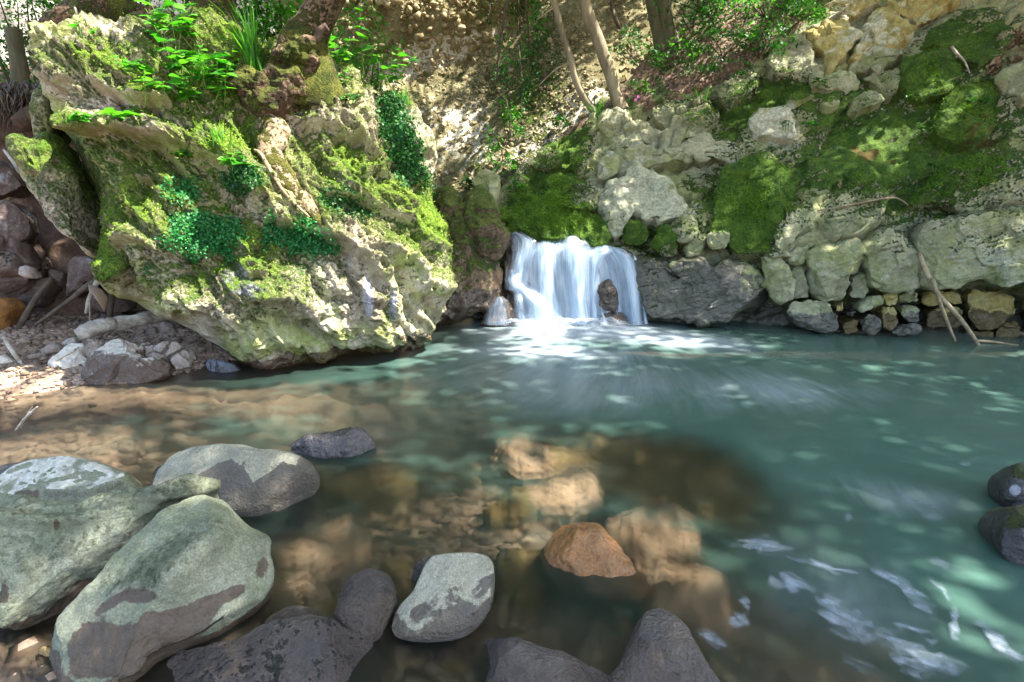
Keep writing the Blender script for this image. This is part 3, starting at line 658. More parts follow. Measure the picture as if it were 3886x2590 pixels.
BL = [
 ("rock_block", C8((465,735),(468,640),(500,590),(560,548),(700,522),(815,510),(822,600),(815,680),(780,740),(735,800),(730,930),(600,940),(490,935)), dict(front=.16, proud=.12, db=.1, dm=-.05, e=4.5, tilt=(-.1,0,0))),
 ("rock_block", C8((835,680),(825,560),(900,500),(1000,470),(1165,460),(1192,520),(1196,720),(1195,868),(1080,892),(970,890),(870,850)), dict(front=.18, proud=.14, e=4.5, db=.1, dm=-.05, tilt=(.1,0,0))),
 ("rock_block", C8((130,650),(200,632),(295,640),(335,690),(365,800),(365,930),(300,960),(230,945),(175,800)), dict(front=.15, proud=.12, db=.1)),
 ("rock_block", C8((345,735),(440,700),(462,800),(475,930),(400,948),(365,930),(360,820)), dict(front=.06, proud=.03, dm=.05)),
 ("rock_block", C8((760,770),(800,720),(830,735),(875,790),(865,890),(820,930),(735,930),(740,820)), dict(front=.08, proud=.05)),
 ("rock_block", C8((330,640),(470,560),(480,600),(455,690),(345,725)), dict(front=.06, proud=.04)),
 ("rock_slab", C8((1195,470),(1330,430),(1600,380),(1900,310),(2100,280),(2100,840),(1890,852),(1690,835),(1530,832),(1440,850),(1200,862)), dict(front=.22, proud=.20, e=5.5, dm=-.12, db=.08, amp=.03, cells=.03, cellf=1.8)),
 ("rock_slab", C8((1150,330),(1200,180),(1350,60),(1500,40),(1700,20),(1900,60),(2100,40),(2100,250),(1890,262),(1720,290),(1600,365),(1430,372),(1330,300),(1230,345)), dict(front=.24, proud=.17, e=4.5, dm=.05, amp=.05, cells=.035, cellf=2.2)),
 ("rock_block", C8((1680,840),(1720,700),(1780,685),(1890,700),(2050,690),(2050,850),(1890,850)), dict(front=.16, proud=.38, e=4.5, dm=-.2, db=.1)),
 ("rock_wedge", C8((250,600),(250,500),(300,440),(320,320),(390,238),(450,262),(485,340),(480,420),(440,480),(380,560),(300,605)), dict(front=.14, proud=.10, dm=-.05)),
 ("rock_slab", C8((488,365),(560,300),(700,230),(790,110),(850,55),(950,100),(985,200),(1000,330),(960,400),(850,470),(700,518),(560,540),(500,500)), dict(front=.20, proud=.12, e=3.5, dm=-.02, db=.12, amp=.03)),
 ("mossy_slab", D((1622,400),(1700,370),(1783,338),(1812,360),(1835,440),(1850,500),(1822,570),(1800,592),(1690,588),(1640,545),(1628,470)), dict(front=.10, proud=.16, e=6, dm=.25, db=-.2, amp=.012, cells=.006)),
 ("rock_block", D((1415,600),(1480,598),(1560,600),(1640,605),(1740,598),(1760,640),(1765,705),(1700,720),(1640,735),(1560,732),(1490,720),(1470,670)), dict(front=.20, proud=.24, e=4, dm=-.1, dw=.46, db=-.1)),
 ("rock_block", C7((1010,640),(1130,640),(1290,690),(1330,780),(1340,900),(1370,1010),(1250,1040),(1130,1060),(1080,900),(1060,760)), dict(front=.14, proud=.14, dw=.65, dm=-.25, mat='cliff')),
 ("rock_block", C7((1290,690),(1385,682),(1390,760),(1310,765)), dict(front=.08, proud=.32, dm=-.1)),
 ("jagged_block", C7((790,305),(850,190),(900,130),(1000,95),(1110,90),(1240,62),(1255,125),(1370,205),(1420,270),(1470,300),(1495,370),(1330,400),(1200,425),(1110,402),(1060,340),(1005,290),(985,405),(960,500),(933,545),(912,450),(850,380)), dict(front=.20, proud=.16, dm=-.22, db=.22, amp=.05, cells=.03, cellf=4, e=3)),
 ("mossy_hump", C7((945,480),(1000,398),(1110,410),(1160,490),(1130,580),(1000,585)), dict(front=.16, proud=.16, e=2.4, dm=.25, db=-.3)),
 ("mossy_hump", C7((1150,570),(1200,480),(1260,440),(1330,490),(1345,620),(1290,662),(1180,625)), dict(front=.16, proud=.16, e=2.4, dm=.25, db=-.3)),
 ("mossy_overhang", C7((185,440),(280,370),(420,300),(600,270),(760,300),(860,400),(910,470),(925,545),(830,560),(700,548),(560,540),(450,528),(330,510),(215,490)), dict(front=.2, proud=.12, e=4, dm=.35, db=-.3, amp=.02, back=.3, cells=0, feat=lambda S, V: .07 * fbm(V * np.array([7, 7, 1.6]), 4) + .03 * fbm(V * np.array([16, 16, 3]), 3))),
 ("rock_ledge", C7((150,300),(260,290),(420,265),(600,250),(760,240),(820,260),(790,320),(600,330),(420,330),(280,380),(190,420)), dict(front=.12, proud=.18, e=3.5, dm=-.02)),
 ("rock_block", C7((1340,390),(1430,350),(1490,400),(1480,480),(1420,540),(1350,560),(1310,480)), dict(front=.10, proud=.16, dm=-.12)),
 ("rock_block", C7((1380,580),(1480,490),(1560,510),(1545,590),(1480,640),(1400,650)), dict(front=.10, proud=.14, dm=-.1)),
 ("rock_block", C7((1545,500),(1670,480),(1690,560),(1640,620),(1560,610)), dict(front=.10, proud=.16, dm=-.25, db=.1)),
 ("yellow_block", C4((890,520),(930,380),(960,280),(1060,90),(1250,20),(1310,90),(1370,170),(1480,270),(1440,370),(1200,400),(1050,450)), dict(mat='yellow', front=.18, proud=.12, dm=-.5, db=-.1, e=3.4, amp=.04)),
 ("yellow_block", C4((550,250),(700,180),(900,130),(958,230),(945,340),(880,480),(730,570),(700,450),(600,330)), dict(mat='yellow', front=.14, proud=.07, dm=-.45, db=-.1, cells=.05, amp=.04)),
 ("yellow_block", C4((1270,20),(1400,-60),(1650,-60),(1880,-30),(1700,150),(1500,280),(1390,170)), dict(mat='yellow', front=.14, proud=.08, dm=-.25, db=0, cells=.05, amp=.04)),
 ("yellow_block", C4((660,160),(750,40),(900,-40),(1200,-60),(1230,10),(1050,80),(960,180),(890,125),(760,150)), dict(mat='yellow', front=.12, proud=.05, dm=-.2, cells=.05)),
 ("mossy_block", C4((1460,350),(1480,290),(1600,210),(1850,105),(2100,55),(2200,130),(2270,300),(2200,420),(2000,560),(1850,520),(1700,375)), dict(front=.22, proud=.14, dm=.2, db=-.1, e=3)),
 ("rounded_rock", C4((2120,690),(2160,640),(2230,590),(2353,560),(2500,570),(2560,700),(2480,800),(2353,790),(2200,780)), dict(front=.25, proud=.2, dm=-.3, e=2.3, cells=0)),
 ("mossy_slab", C4((1640,840),(1750,745),(1950,655),(2100,700),(2160,800),(2150,1000),(2000,1120),(1850,1180),(1700,1150),(1600,1010)), dict(front=.18, proud=.15, dm=.35, db=-.05, da=.05, e=3.4)),
 ("mossy_slab", C4((1320,640),(1400,450),(1500,395),(1730,375),(1830,480),(1840,640),(1830,700),(1650,800),(1500,850),(1380,790)), dict(front=.18, proud=.14, dm=.15, db=.1, e=3)),
 ("rock_block", C4((885,890),(960,810),(1080,755),(1180,790),(1205,860),(1080,890),(960,930)), dict(front=.12, proud=.12, dm=-.35, db=.1)),
 ("rock_block", C4((680,850),(720,810),(800,790),(850,830),(820,880),(710,880)), dict(front=.08, proud=.09, dm=-.35, db=.1)),
 ("rock_block", C4((390,820),(480,780),(600,770),(640,800),(560,840),(420,855)), dict(front=.08, proud=.09, dm=-.35, db=.1)),
 ("rock_block", C4((870,600),(960,520),(1080,440),(1200,400),(1290,400),(1390,440),(1300,520),(1100,580),(980,620)), dict(front=.14, proud=.10, dm=-.3, db=0, cells=.04)),
 ("rock_block", C4((1030,650),(1150,560),(1290,520),(1350,600),(1330,720),(1210,850),(1190,760),(1090,700)), dict(front=.14, proud=.10, dm=-.2, db=.05)),
 ("rock_block", C4((60,1080),(90,900),(220,850),(360,880),(470,940),(465,1060),(440,1160),(330,1120),(200,1140)), dict(front=.14, proud=.10, dm=-.35, db=.15, mat='yellow')),
 ("rock_slab", C4((590,690),(680,640),(850,600),(1000,640),(990,690),(850,740),(700,750),(600,740)), dict(front=.12, proud=.07, dm=-.3, db=.05)),
 ("rock_slab", C4((240,420),(350,350),(510,295),(560,400),(640,420),(720,580),(600,620),(480,640),(330,640),(260,560)), dict(front=.14, proud=.07, dm=-.12, cells=.04)),
 ("rock_slab", C3((1150,1170),(1330,1110),(1430,1110),(1520,1140),(1700,1080),(1900,1060),(2100,1060),(2340,1090),(2200,1160),(2000,1190),(1870,1190),(1640,1250),(1420,1270),(1320,1260),(1240,1280)), dict(front=.16, proud=.14, dm=-.12, db=.1, e=3.2, amp=.05)),
 ("rock_slab", C3((1050,1000),(1150,930),(1240,850),(1300,820),(1350,880),(1490,930),(1590,960),(1560,1050),(1480,1100),(1330,1090),(1170,1160),(1060,1110)), dict(front=.16, proud=.12, dm=-.08, amp=.05)),
 ("rock_slab", C3((1560,1060),(1640,960),(1780,880),(1800,790),(1900,740),(2020,760),(2000,870),(1930,960),(1850,1010),(1700,1070)), dict(front=.14, proud=.10, dm=-.05, amp=.05)),
 ("rock_slab", C3((1960,690),(2060,600),(2180,560),(2300,520),(2380,560),(2300,680),(2150,760),(2020,760)), dict(front=.14, proud=.09, dm=-.1, amp=.05)),
 ("rock_block", C3((1500,830),(1560,760),(1650,790),(1680,860),(1660,940),(1570,930)), dict(front=.14, proud=.10, dm=-.05)),
 ("rock_block", C3((1700,800),(1740,780),(1790,800),(1800,880),(1720,900)), dict(front=.10, proud=.10, dm=-.1)),
 ("rock_block", C3((1240,840),(1300,815),(1350,850),(1330,930),(1240,940)), dict(front=.10, proud=.2, dm=-.1)),
 ("rock_block", C3((1010,1000),(1020,900),(1070,850),(1120,900),(1120,960),(1060,1010)), dict(front=.10, proud=.10, dm=-.15)),
 ("rock_block", C3((200,1400),(205,1290),(260,1240),(330,1230),(390,1290),(380,1480),(300,1490)), dict(front=.14, proud=.10, dm=-.3)),
 ("rock_slab", C3((740,1400),(750,1320),(800,1310),(880,1310),(920,1370),(880,1440),(760,1470)), dict(front=.12, proud=.10, dm=.0)),
 ("rock_slab", C3((580,1230),(640,1180),(760,1130),(830,1150),(820,1210),(700,1260)), dict(front=.10, proud=.08, dm=-.2)),
 ("rock_slab", C3((900,1210),(940,1120),(1030,1100),(1060,1200),(1000,1280),(920,1290)), dict(front=.12, proud=.09, dm=-.15)),
 ("rock_slab", C3((1100,1250),(1160,1170),(1240,1180),(1260,1270),(1180,1340),(1110,1330)), dict(front=.12, proud=.10, dm=-.15)),
]
LOW = [  # blocks under the overhanging row, at the water
 (C8((310,1040),(370,960),(480,945),(600,940),(622,990),(660,1060),(640,1150),(540,1165),(430,1130)), .14),
 (C8((642,965),(692,945),(692,1010),(648,1018)), .10), (C8((790,990),(850,925),(955,908),(957,960),(880,1000),(805,1007)), .12),
 (C8((790,1080),(850,1040),(920,1008),(947,1070),(945,1150),(870,1165),(810,1135)), .12), (C8((945,990),(1050,982),(1055,1060),(1010,1140),(955,1115)), .13),
 (C8((1075,1000),(1100,985),(1190,985),(1192,1090),(1110,1095)), .10), (C8((725,1020),(785,1005),(780,1045),(735,1048)), .06),
 (C8((690,1090),(780,1060),(800,1150),(700,1160)), .08), (C8((1010,1120),(1100,1095),(1190,1110),(1190,1165),(1020,1170)), .08),
 (C8((1060,900),(1190,880),(1192,950),(1070,975)), .10), (C8((960,905),(1050,905),(1060,970),(975,980)), .07),
]
REC = [  # stones walled into the recess behind the sticks
 C8((1215,880),(1490,868),(1480,975),(1300,985),(1230,960)), C8((1245,1000),(1330,985),(1480,985),(1485,1110),(1240,1140)),
 C8((1505,875),(1700,865),(1820,880),(1852,960),(1830,1040),(1750,1090),(1690,1130),(1550,1140),(1520,1000)), C8((1700,1140),(1840,1060),(1855,1190),(1710,1200)), C8((1900,900),(2050,890),(2060,1150),(1910,1180)),
 C8((1480,1150),(1690,1150),(1690,1200),(1490,1200)),
]
k = 0
for nm, poly, kw in BL:
    k += 1; cliff_block(nm, poly, seed=k, **kw)
for poly, pr in LOW:
    k += 1; cliff_block("rock_block", poly, seed=k, front=.08, proud=pr, e=3.2, dm=-.25, db=.1, mat='yellow' if k % 3 == 0 else 'cliff', facets=2)
for poly in REC:
    k += 1; cliff_block("rock_block", poly, seed=k, front=.06, proud=-.30, e=6, dm=-.4, mat='yellow', back=.2, facets=0, amp=.012)

# ------------------------------------------------------------------ the great mossy boulder on the left
BN = nrm((.45, -1, .30)); BA = np.array([0, 5.19, 0.])
def groove(S, pts, w, dep): d, t = seg_dist(S, D(*pts)); return -dep * np.exp(-(d / (w * DK)) ** 2) * np.interp(t, [0, .12, .85, 1], [.3, 1, 1, .3])
def step_edge(S, pts, w, hgt):
    """a fold: swells on the upper right of the line and falls away below it"""
    P = np.array(D(*pts)); d, t = seg_dist(S, P)
    i = np.clip((t * (len(P) - 1)).astype(int), 0, len(P) - 2)
    a = P[i]; b = P[i + 1]; cr = (b[:, 0] - a[:, 0]) * (S[:, 1] - a[:, 1]) - (b[:, 1] - a[:, 1]) * (S[:, 0] - a[:, 0])
    sd = np.sign(cr) * d / (w * DK)                              # + below the line
    return hgt * np.exp(-np.clip(np.where(sd < 0, (sd / 2.2) ** 2, (sd / .45) ** 2), 0, 40)) * np.interp(t, [0, .1, .9, 1], [.2, 1, 1, .2])
def boulder_feats(S, V):
    f = np.zeros(len(S))
    for pts, w, dp in [(((108,190),(128,290),(160,370),(195,450),(215,560)),16,.20), (((600,285),(640,350),(690,450),(735,520)),10,.05),
        (((868,170),(890,300),(935,380),(985,430),(1010,520)),26,.12), (((905,600),(940,675),(955,740)),18,.10), (((700,330),(770,420),(860,500)),14,.05),
        (((925,740),(945,790),(968,815)),9,.08), (((310,320),(370,360),(430,420)),14,.10), (((540,240),(570,300),(600,380)),15,.10), (((800,190),(850,300),(880,380)),14,.06),
        (((230,480),(330,520),(420,600),(440,680)),16,.05), (((640,700),(700,735),(760,800)),12,.05), (((770,560),(820,640),(830,700)),12,.06), (((980,560),(985,640),(1000,740)),14,.07)]:
        f += 1.25 * groove(S, pts, w, dp)
    for pts, w, h in [(((590,490),(700,520),(790,545),(855,594),(895,655)),26,.13), (((140,300),(240,290),(330,305),(420,330)),20,.14), (((430,330),(520,380),(600,470)),26,.12),
        (((240,560),(330,540),(420,600)),22,.08), (((690,270),(780,290),(870,330)),26,.10), (((745,430),(850,460),(960,500)),24,.09), (((880,560),(950,600),(1000,690)),22,.09),
        (((230,640),(300,620),(380,680),(470,730)),18,.10), (((560,690),(650,680),(740,740)),26,.08), (((820,640),(850,690),(850,740)),14,.08), (((200,180),(300,220),(400,230)),22,.12)]:
        f += 1.35 * step_edge(S, pts, w, h)
    for (x, y, rx, ry, rot, dp) in [(295,368,34,20,25,.16),(330,430,22,40,20,.12),(287,622,13,44,-32,.22),(196,330,14,22,0,.1),(700,770,62,20,22,.22),(800,822,26,10,0,.14),
        (590,640,26,16,0,.10),(660,600,20,34,20,.08),(545,585,34,18,0,.06),(828,325,16,12,0,.12),(885,400,12,34,-25,.1),(480,250,40,18,35,.10),(365,170,30,14,30,.1),(275,270,22,14,0,.08),
        (430,520,70,40,0,-.06),(560,430,80,60,30,-.07),(760,620,60,60,0,-.06),(960,650,30,70,-10,-.08),(640,780,70,30,0,-.05),(860,770,60,40,0,-.06),(320,560,50,50,0,-.06),(225,120,60,40,0,-.06),(390,670,60,30,30,-.05),
        (250,210,26,12,45,.09),(345,250,24,12,40,.1),(290,175,12,10,0,.08),(420,290,26,12,30,.09),(160,240,12,18,0,.08),(500,470,18,12,0,.06),(610,560,14,22,0,.07),(730,660,14,24,10,.06),(950,560,12,20,0,.06),(800,480,22,12,20,.07),(880,640,14,26,-20,.06)]:
        f -= dp * 1.0 * ell(S, (x * DK, y * DK), rx * DK * .85, ry * DK * .85, rot)
    # sagging folds run down to the right, with sponge-like pits
    q = np.stack([(S[:, 0] * .78 - S[:, 1] * .62) / 150, (S[:, 0] * .62 + S[:, 1] * .78) / 420, 0 * S[:, 0]], 1)
    f += .06 * fbm(q, 4) + .05 * fbm(q * 2.3 + 7, 3, ridged=True) - .03
    p1 = fbm(V * 5.5 + 3, 3); f -= .05 * sstep(.22, .5, p1)
    f1, f2, _ = worley(V * np.array([5, 5, 5])); f += .03 * (.45 - f1)
    a, b_, c_ = crag(V, 2.2, 5.); f += .02 * b_ + .012 * a
    f += .012 * fbm(V * 9, 4) - .016 * sstep(.12, .45, fbm(V * 11 + 7, 3)) - .018 * sstep(.15, .4, fbm(V * 24 + 7, 2))
    return f
def boulder_mk(S, V, N):
    m = .325 + .2 * N[:, 2] + .34 * fbm(V * 1.0, 4) + .10 * sstep(.4, 1.2, V[:, 2]) - .36 * sstep(.85, .25, V[:, 2]) - .22 * (N[:, 2] < -.45)
    for x, y, rx, ry, s in [(330,450,110,60,.2),(620,560,120,60,.25),(230,600,30,90,.25),(780,450,80,50,.25),(200,120,90,30,.3),(700,700,120,60,.12),(430,690,120,60,.15),(890,700,25,70,.3),(510,330,60,30,.2),(130,330,40,40,.3),(980,500,40,90,.2),(800,370,60,40,.2)]:
        m += s * ell(S, (x * DK, y * DK), rx * DK, ry * DK)
    for x, y, rx, ry, s in [(250,250,90,40,.35),(660,420,40,60,.3),(820,240,70,60,.25),(960,330,35,70,.3),(560,370,50,30,.2)]:
        m -= s * ell(S, (x * DK, y * DK), rx * DK, ry * DK)
    a = np.zeros(len(S))
    for x, y, rx, ry, r, s in [(470,540,85,50,0,.95),(560,410,55,40,0,.5),(690,550,95,36,8,.75),(925,330,38,110,-18,.95),(900,240,20,60,-10,.6),(440,460,40,40,0,.4),(330,620,60,30,0,.4),(800,470,70,30,15,.6),(660,480,40,20,0,.4),(1000,560,20,60,-15,.4)]:
        a += s * ell(S, (x * DK, y * DK), rx * DK, ry * DK, r)
    b = np.zeros(len(S))
    for x, y, rx, ry, r, s in [(540,635,44,46,15,.95),(590,668,36,20,0,.8),(688,625,24,34,0,.6),(846,678,15,52,-5,1.),(905,690,14,50,5,.6),(560,560,16,40,0,.6),(760,650,14,30,10,.5),(950,600,20,30,0,.4),(230,240,60,20,30,.4)]:
        b += s * ell(S, (x * DK, y * DK), rx * DK, ry * DK, r)
    w = .95 * sstep(.16, .02, V[:, 2] + .06 * fbm(V * 3, 3)) + .3 * sstep(.5, .1, V[:, 2]) + .5 * ell(S, (950 * DK, 780 * DK), 40 * DK, 40 * DK)
    b += .32 * sstep(.8, .2, V[:, 2])
    return np.stack([m, a - .05, b - .08, w - .12], 1)
BOULDER = D((108,95),(125,75),(190,60),(300,62),(460,66),(560,85),(630,100),(700,125),(760,165),(830,195),(880,208),(930,240),(975,290),(992,335),(1006,362),(1000,420),(1006,470),(1030,550),(1022,640),(1028,700),(1002,768),(972,800),(966,815),
            (920,822),(860,830),(790,832),(740,838),(700,846),(635,852),(560,836),(500,800),(430,757),(335,700),(262,672),(236,645),(234,615),(226,560),(232,500),(200,440),(165,370),(132,300),(112,240),(102,170))
boulder = empty("mossy_boulder", PZ(1250, 1390), "huge mossy tufa boulder with a leaning tree on top, left of the pool", "boulder")
bface = inflate("boulder_face", BOULDER, BA, BN, .62, 1.3, M['tufa'], e=2.5, nth=620, nph=400, amp=.09, freq=1.3, feats=boulder_feats, mk=boulder_mk, parent=boulder, center=(930, 760), smooth=2, octs=4, seed=3)
LOBE = D((24,312),(45,302),(90,310),(125,300),(140,330),(165,390),(195,450),(210,520),(200,575),(185,572),(150,540),(108,500),(85,455),(60,425),(36,370))
inflate("boulder_lobe", LOBE, BA + np.array([0, .05, 0]), BN, .30, .8, M['tufa'], nth=180, nph=110, amp=.07, freq=2.2, feats=lambda S, V: .05 * fbm(V * 4, 4) - .05 * sstep(.2, .5, fbm(V * 5, 3)), mk=boulder_mk, parent=boulder, seed=5)
LOBE2 = D((98,190),(118,180),(128,230),(120,300),(95,330),(84,290),(86,240))
inflate("boulder_lobe", LOBE2, BA + np.array([0, .25, 0]), BN, .15, .5, M['tufa'], nth=90, nph=60, amp=.05, freq=3, mk=lambda S, V, N: boulder_mk(S, V, N) + np.array([.15, 0, 0, 0]), parent=boulder, seed=6)

def rough_feats(a, fr): return lambda S, V: a * fbm(V * fr, 4) + a * .6 * fbm(V * fr * .7 + 9, 4, ridged=True)
# ------------------------------------------------------------------ dark rock between boulder and waterfall
R2 = D((985,560),(1000,440),(1030,428),(1062,455),(1090,470),(1110,540),(1140,590),(1152,630),(1140,690),(1095,718),(1030,738),(985,748),(978,650))
def r2mk(S, V, N): return np.stack([.22 + .4 * N[:, 2] + .3 * sstep(.35, .8, V[:, 2]), 0 * V[:, 0], 0 * V[:, 0] + .1, .9 * sstep(.55, .3, V[:, 2]) ], 1)
r2 = empty("mossy_rock", PZ(1760, 1215), "dark wet rock with moss on top, between the boulder and the waterfall", "rock")
inflate("rock_body", R2, PY(1760, 1100, 5.75), (.5, -1, .2), .3, .7, M['wetrock'], nth=190, nph=120, amp=.08, freq=2.4, feats=rough_feats(.05, 5), mk=r2mk, parent=r2, seed=8)
inflate("rock_knob", D((1062,480),(1070,450),(1092,445),(1108,438),(1126,468),(1142,520),(1166,548),(1164,578),(1140,600),(1100,598),(1075,560)), PY(1840, 880, 5.72), (.4, -1, .3), .22, .45, M['wetrock'], nth=130, nph=90, amp=.07, freq=3, feats=rough_feats(.04, 6), mk=r2mk, parent=r2, seed=9)

# ------------------------------------------------------------------ stones standing in the water and on the near bank
def stone(name, label, outline, foot, mat, slope=.9, yaw=0., front=.12, back=.25, z0=-.04, e=2.6, mk=None, cat="rock", group=None, nth=170, nph=110, amp=.02, freq=3., facets=4, seed=0, feats=None, ridge=.006, planes=(), smooth=1, **kw):
    A = PZ(foot[0], foot[1], z0); N = np.array([yaw, -1., slope]); mk0 = mk
    def mk(S, V, N_):                                             # splashed wet along the waterline
        r = mkc(V) if mk0 is None else np.array(mk0(S, V, N_), float)
        r[:, 3] = np.maximum(r[:, 3], .85 * sstep(.075, .015, V[:, 2] + .03 * fbm(V * 6, 3))); return r
    o = inflate(name, outline, A, N, front, back, mat, e=e, nth=nth, nph=nph, amp=amp, freq=freq, mk=mk, facets=facets, seed=seed, feats=feats, ridge=ridge, planes=planes, smooth=smooth, **kw)
    return tag(o, label, cat, group)
def blobs(S, L):
    r = np.zeros(len(S))
    for x, y, rx, ry, rot, s in L: r += s * ell(S, (x * DK, y * DK), rx * DK, ry * DK, rot)
    return r
def mkA(S, V, N):
    n = fbm(V * 5, 4)
    w = .1 + blobs(S, [(330,1475,120,38,-25,.9),(250,1500,90,60,-10,.8),(190,1470,60,36,-35,.6),(330,1370,45,20,0,.8),(265,1380,35,16,-30,.5),(480,1390,50,24,-32,.8),(540,1360,30,16,-30,.7),(420,1430,60,40,-20,.7),(350,1420,30,20,0,.5),(600,1300,20,50,10,.5),(230,1400,26,14,-40,.4)]) - blobs(S, [(120,1500,26,50,20,.7),(470,1300,70,60,0,.5),(365,1440,12,22,0,.6),(395,1450,20,8,0,.5),(240,1500,22,12,0,.6),(210,1490,16,10,0,.5)])
    m = blobs(S, [(400,1260,110,36,-35,.42),(350,1330,50,40,-30,.4),(250,1350,60,30,-35,.35)])
    return np.stack([m, 0 * m, .1 + .25 * n, w], 1)
stone("long_boulder", "long pale grey-green boulder blotched with dark brown patches, nearest in the lower left corner",
      D((74,1545),(80,1500),(100,1465),(150,1418),(200,1375),(250,1322),(330,1250),(400,1182),(440,1155),(470,1146),(510,1160),(560,1200),(600,1228),(606,1262),(612,1300),(602,1335),(545,1392),(500,1432),(450,1470),(360,1515),(330,1560),(250,1600),(150,1600),(95,1580)),
      (300, 2560), M['slab'], slope=1.5, yaw=.15, front=.13, back=.28, z0=.02, mk=mkA, nth=300, nph=180, seed=21, amp=.03, freq=2.8, facets=9, e=2.8,
      feats=lambda S, V: .03 * np.exp(-(seg_dist(S, D((500,1190),(455,1290),(400,1330)))[0] / 60) ** 2) - .012 * np.exp(-(seg_dist(S, D((330,1265),(400,1240),(470,1240)))[0] / 20) ** 2) + .018 * np.exp(-(seg_dist(S, D((450,1285),(520,1240),(600,1250)))[0] / 40) ** 2) + .004 * fbm(V * 18, 3))
def mkB(S, V, N):
    return np.stack([.12 + .15 * sstep(-.1, .3, N[:, 2] - .3) + .06 * fbm(V * 3, 3), 0 * S[:, 0], 0 * S[:, 0] + .1, .05 + blobs(S, [(150,1400,130,60,-25,.55),(10,1370,14,30,0,.6),(60,1460,90,20,0,.6),(210,1340,40,22,0,.4),(430,1150,26,16,0,.5),(130,1205,12,20,0,.7)])], 1)
stone("ridged_boulder", "long greenish grey boulder with a broken ridge, behind the blotched boulder at left",
      D((-120,1200),(-60,1155),(0,1150),(60,1152),(130,1160),(215,1160),(262,1145),(300,1152),(380,1138),(435,1110),(490,1098),(500,1115),(504,1142),(460,1165),(405,1185),(330,1250),(250,1325),(150,1420),(80,1462),(0,1458),(-120,1450)),
      (60, 2410), M['slab'], slope=1.2, yaw=.05, front=.12, back=.3, z0=.0, mk=mkB, nth=280, nph=160, seed=22, amp=.035, freq=2.8, facets=7,
      feats=lambda S, V: .05 * np.exp(-(seg_dist(S, D((-60,1190),(130,1200),(300,1165),(480,1115)))[0] / 28) ** 2) - .02 * np.exp(-(seg_dist(S, D((60,1180),(250,1180),(400,1150)))[0] / 14) ** 2) + .008 * fbm(V * 14, 3))
stone("oval_boulder", "pale oval boulder at the left edge with a flat lit top, behind the ridged boulder",
      D((-60,1160),(-40,1135),(0,1108),(40,1080),(100,1062),(180,1056),(250,1072),(300,1100),(316,1132),(312,1162),(200,1185),(0,1185)),
      (150, 1955), M['slab'], slope=.9, front=.10, back=.3, z0=.0, nth=170, nph=100, seed=23, facets=3,
      mk=lambda S, V, N: np.stack([.0 * V[:, 0] + .1, 0 * V[:, 0], .25 + .3 * (N[:, 2] > .75), .05 + blobs(S, [(60,1140,50,20,-20,.7),(300,1150,16,30,0,.4)]) + .4 * sstep(.12, .02, V[:, 2])], 1),  # up-facing stone painted paler for the lit top
      feats=lambda S, V: .02 * np.exp(-(seg_dist(S, D((120,1130),(210,1128),(280,1105)))[0] / 18) ** 2))
def mkD(S, V, N):
    lx = np.interp(S[:, 0], *np.array(D((360,1125),(400,1125),(450,1095),(500,1068),(530,1058),(560,1075),(580,1110),(620,1085),(650,1060),(680,1070),(690,1050),(730,1040))).T)
    return np.stack([.05 + .15 * (S[:, 0] < 640), 0 * S[:, 0], 0 * S[:, 0] + .2, .25 + .6 * sstep(-14, 14, S[:, 1] - lx) + .1 * (S[:, 0] > 690 * DK)], 1)
stone("two_tone_boulder", "rounded boulder with pale dry top above a jagged dark wet line, in the left shallows",
      D((366,1140),(372,1105),(380,1060),(388,1042),(450,1029),(540,1021),(640,1032),(690,1046),(716,1068),(724,1095),(716,1140),(670,1172),(610,1195),(560,1195),(480,1185),(400,1165)),
      (920, 1965), M['granite'].copy(), slope=.75, yaw=.1, front=.16, back=.3, z0=-.04, e=3, mk=mkD, nth=220, nph=140, seed=24, facets=3)
_g = bpy.data.objects["two_tone_boulder"].data.materials[0]; _g.name = "two_tone_stone"
def recolour(mat, stops):
    for n in mat.node_tree.nodes:
        if n.type == 'VALTORGB':
            for e, (p, c) in zip(n.color_ramp.elements, stops): e.color = (*c, 1)
            break
recolour(_g, [(.3, (.25, .25, .18)), (.5, (.42, .42, .32)), (.66, (.56, .56, .45))])
M['twotone'] = _g
stone("dark_stone", "small dark stone leaning against the back of the rounded two-tone boulder", D((348,1115),(352,1080),(366,1068),(384,1072),(390,1110),(380,1145),(356,1140)), (600, 1890), M['granite'], slope=.8, front=.05, back=.1, mk=lambda S, V, N: mkc(V, .1, 0, 0, .6), nth=80, nph=50, seed=25)
stone("dark_stone", "low dark wet stone at the left edge behind the pale oval boulder", D((-30,1100),(0,1072),(40,1063),(78,1068),(70,1085),(20,1110),(-20,1120)), (50, 1830), M['granite'], slope=.7, front=.05, back=.1, mk=lambda S, V, N: mkc(V, 0, 0, 0, .8), nth=80, nph=50, seed=26)
stone("wet_rock", "low dark glistening rock just breaking the surface behind the two-tone boulder", D((668,1032),(700,1012),(740,1000),(780,988),(806,983),(825,992),(845,1014),(872,1045),(840,1062),(760,1065),(690,1048)), (1270, 1752), M['slate'], slope=.55, front=.07, back=.25, z0=-.05, mk=lambda S, V, N: mkc(V, 0, 0, 0, .75), nth=140, nph=90, seed=27, amp=.03, freq=4, ridge=.02)
def mkF(S, V, N):
    lx = np.interp(S[:, 0], *np.array(D((890,1445),(930,1440),(945,1400),(985,1375),(1010,1352),(1060,1345),(1090,1335),(1110,1325),(1135,1315))).T)
    return np.stack([.12 + .12 * fbm(V * 6, 3), 0 * S[:, 0], 0 * S[:, 0] + .25, .2 + .32 * sstep(-8, 10, S[:, 1] - lx) + .4 * sstep(-10, 60, S[:, 1] - lx - 90)], 1)
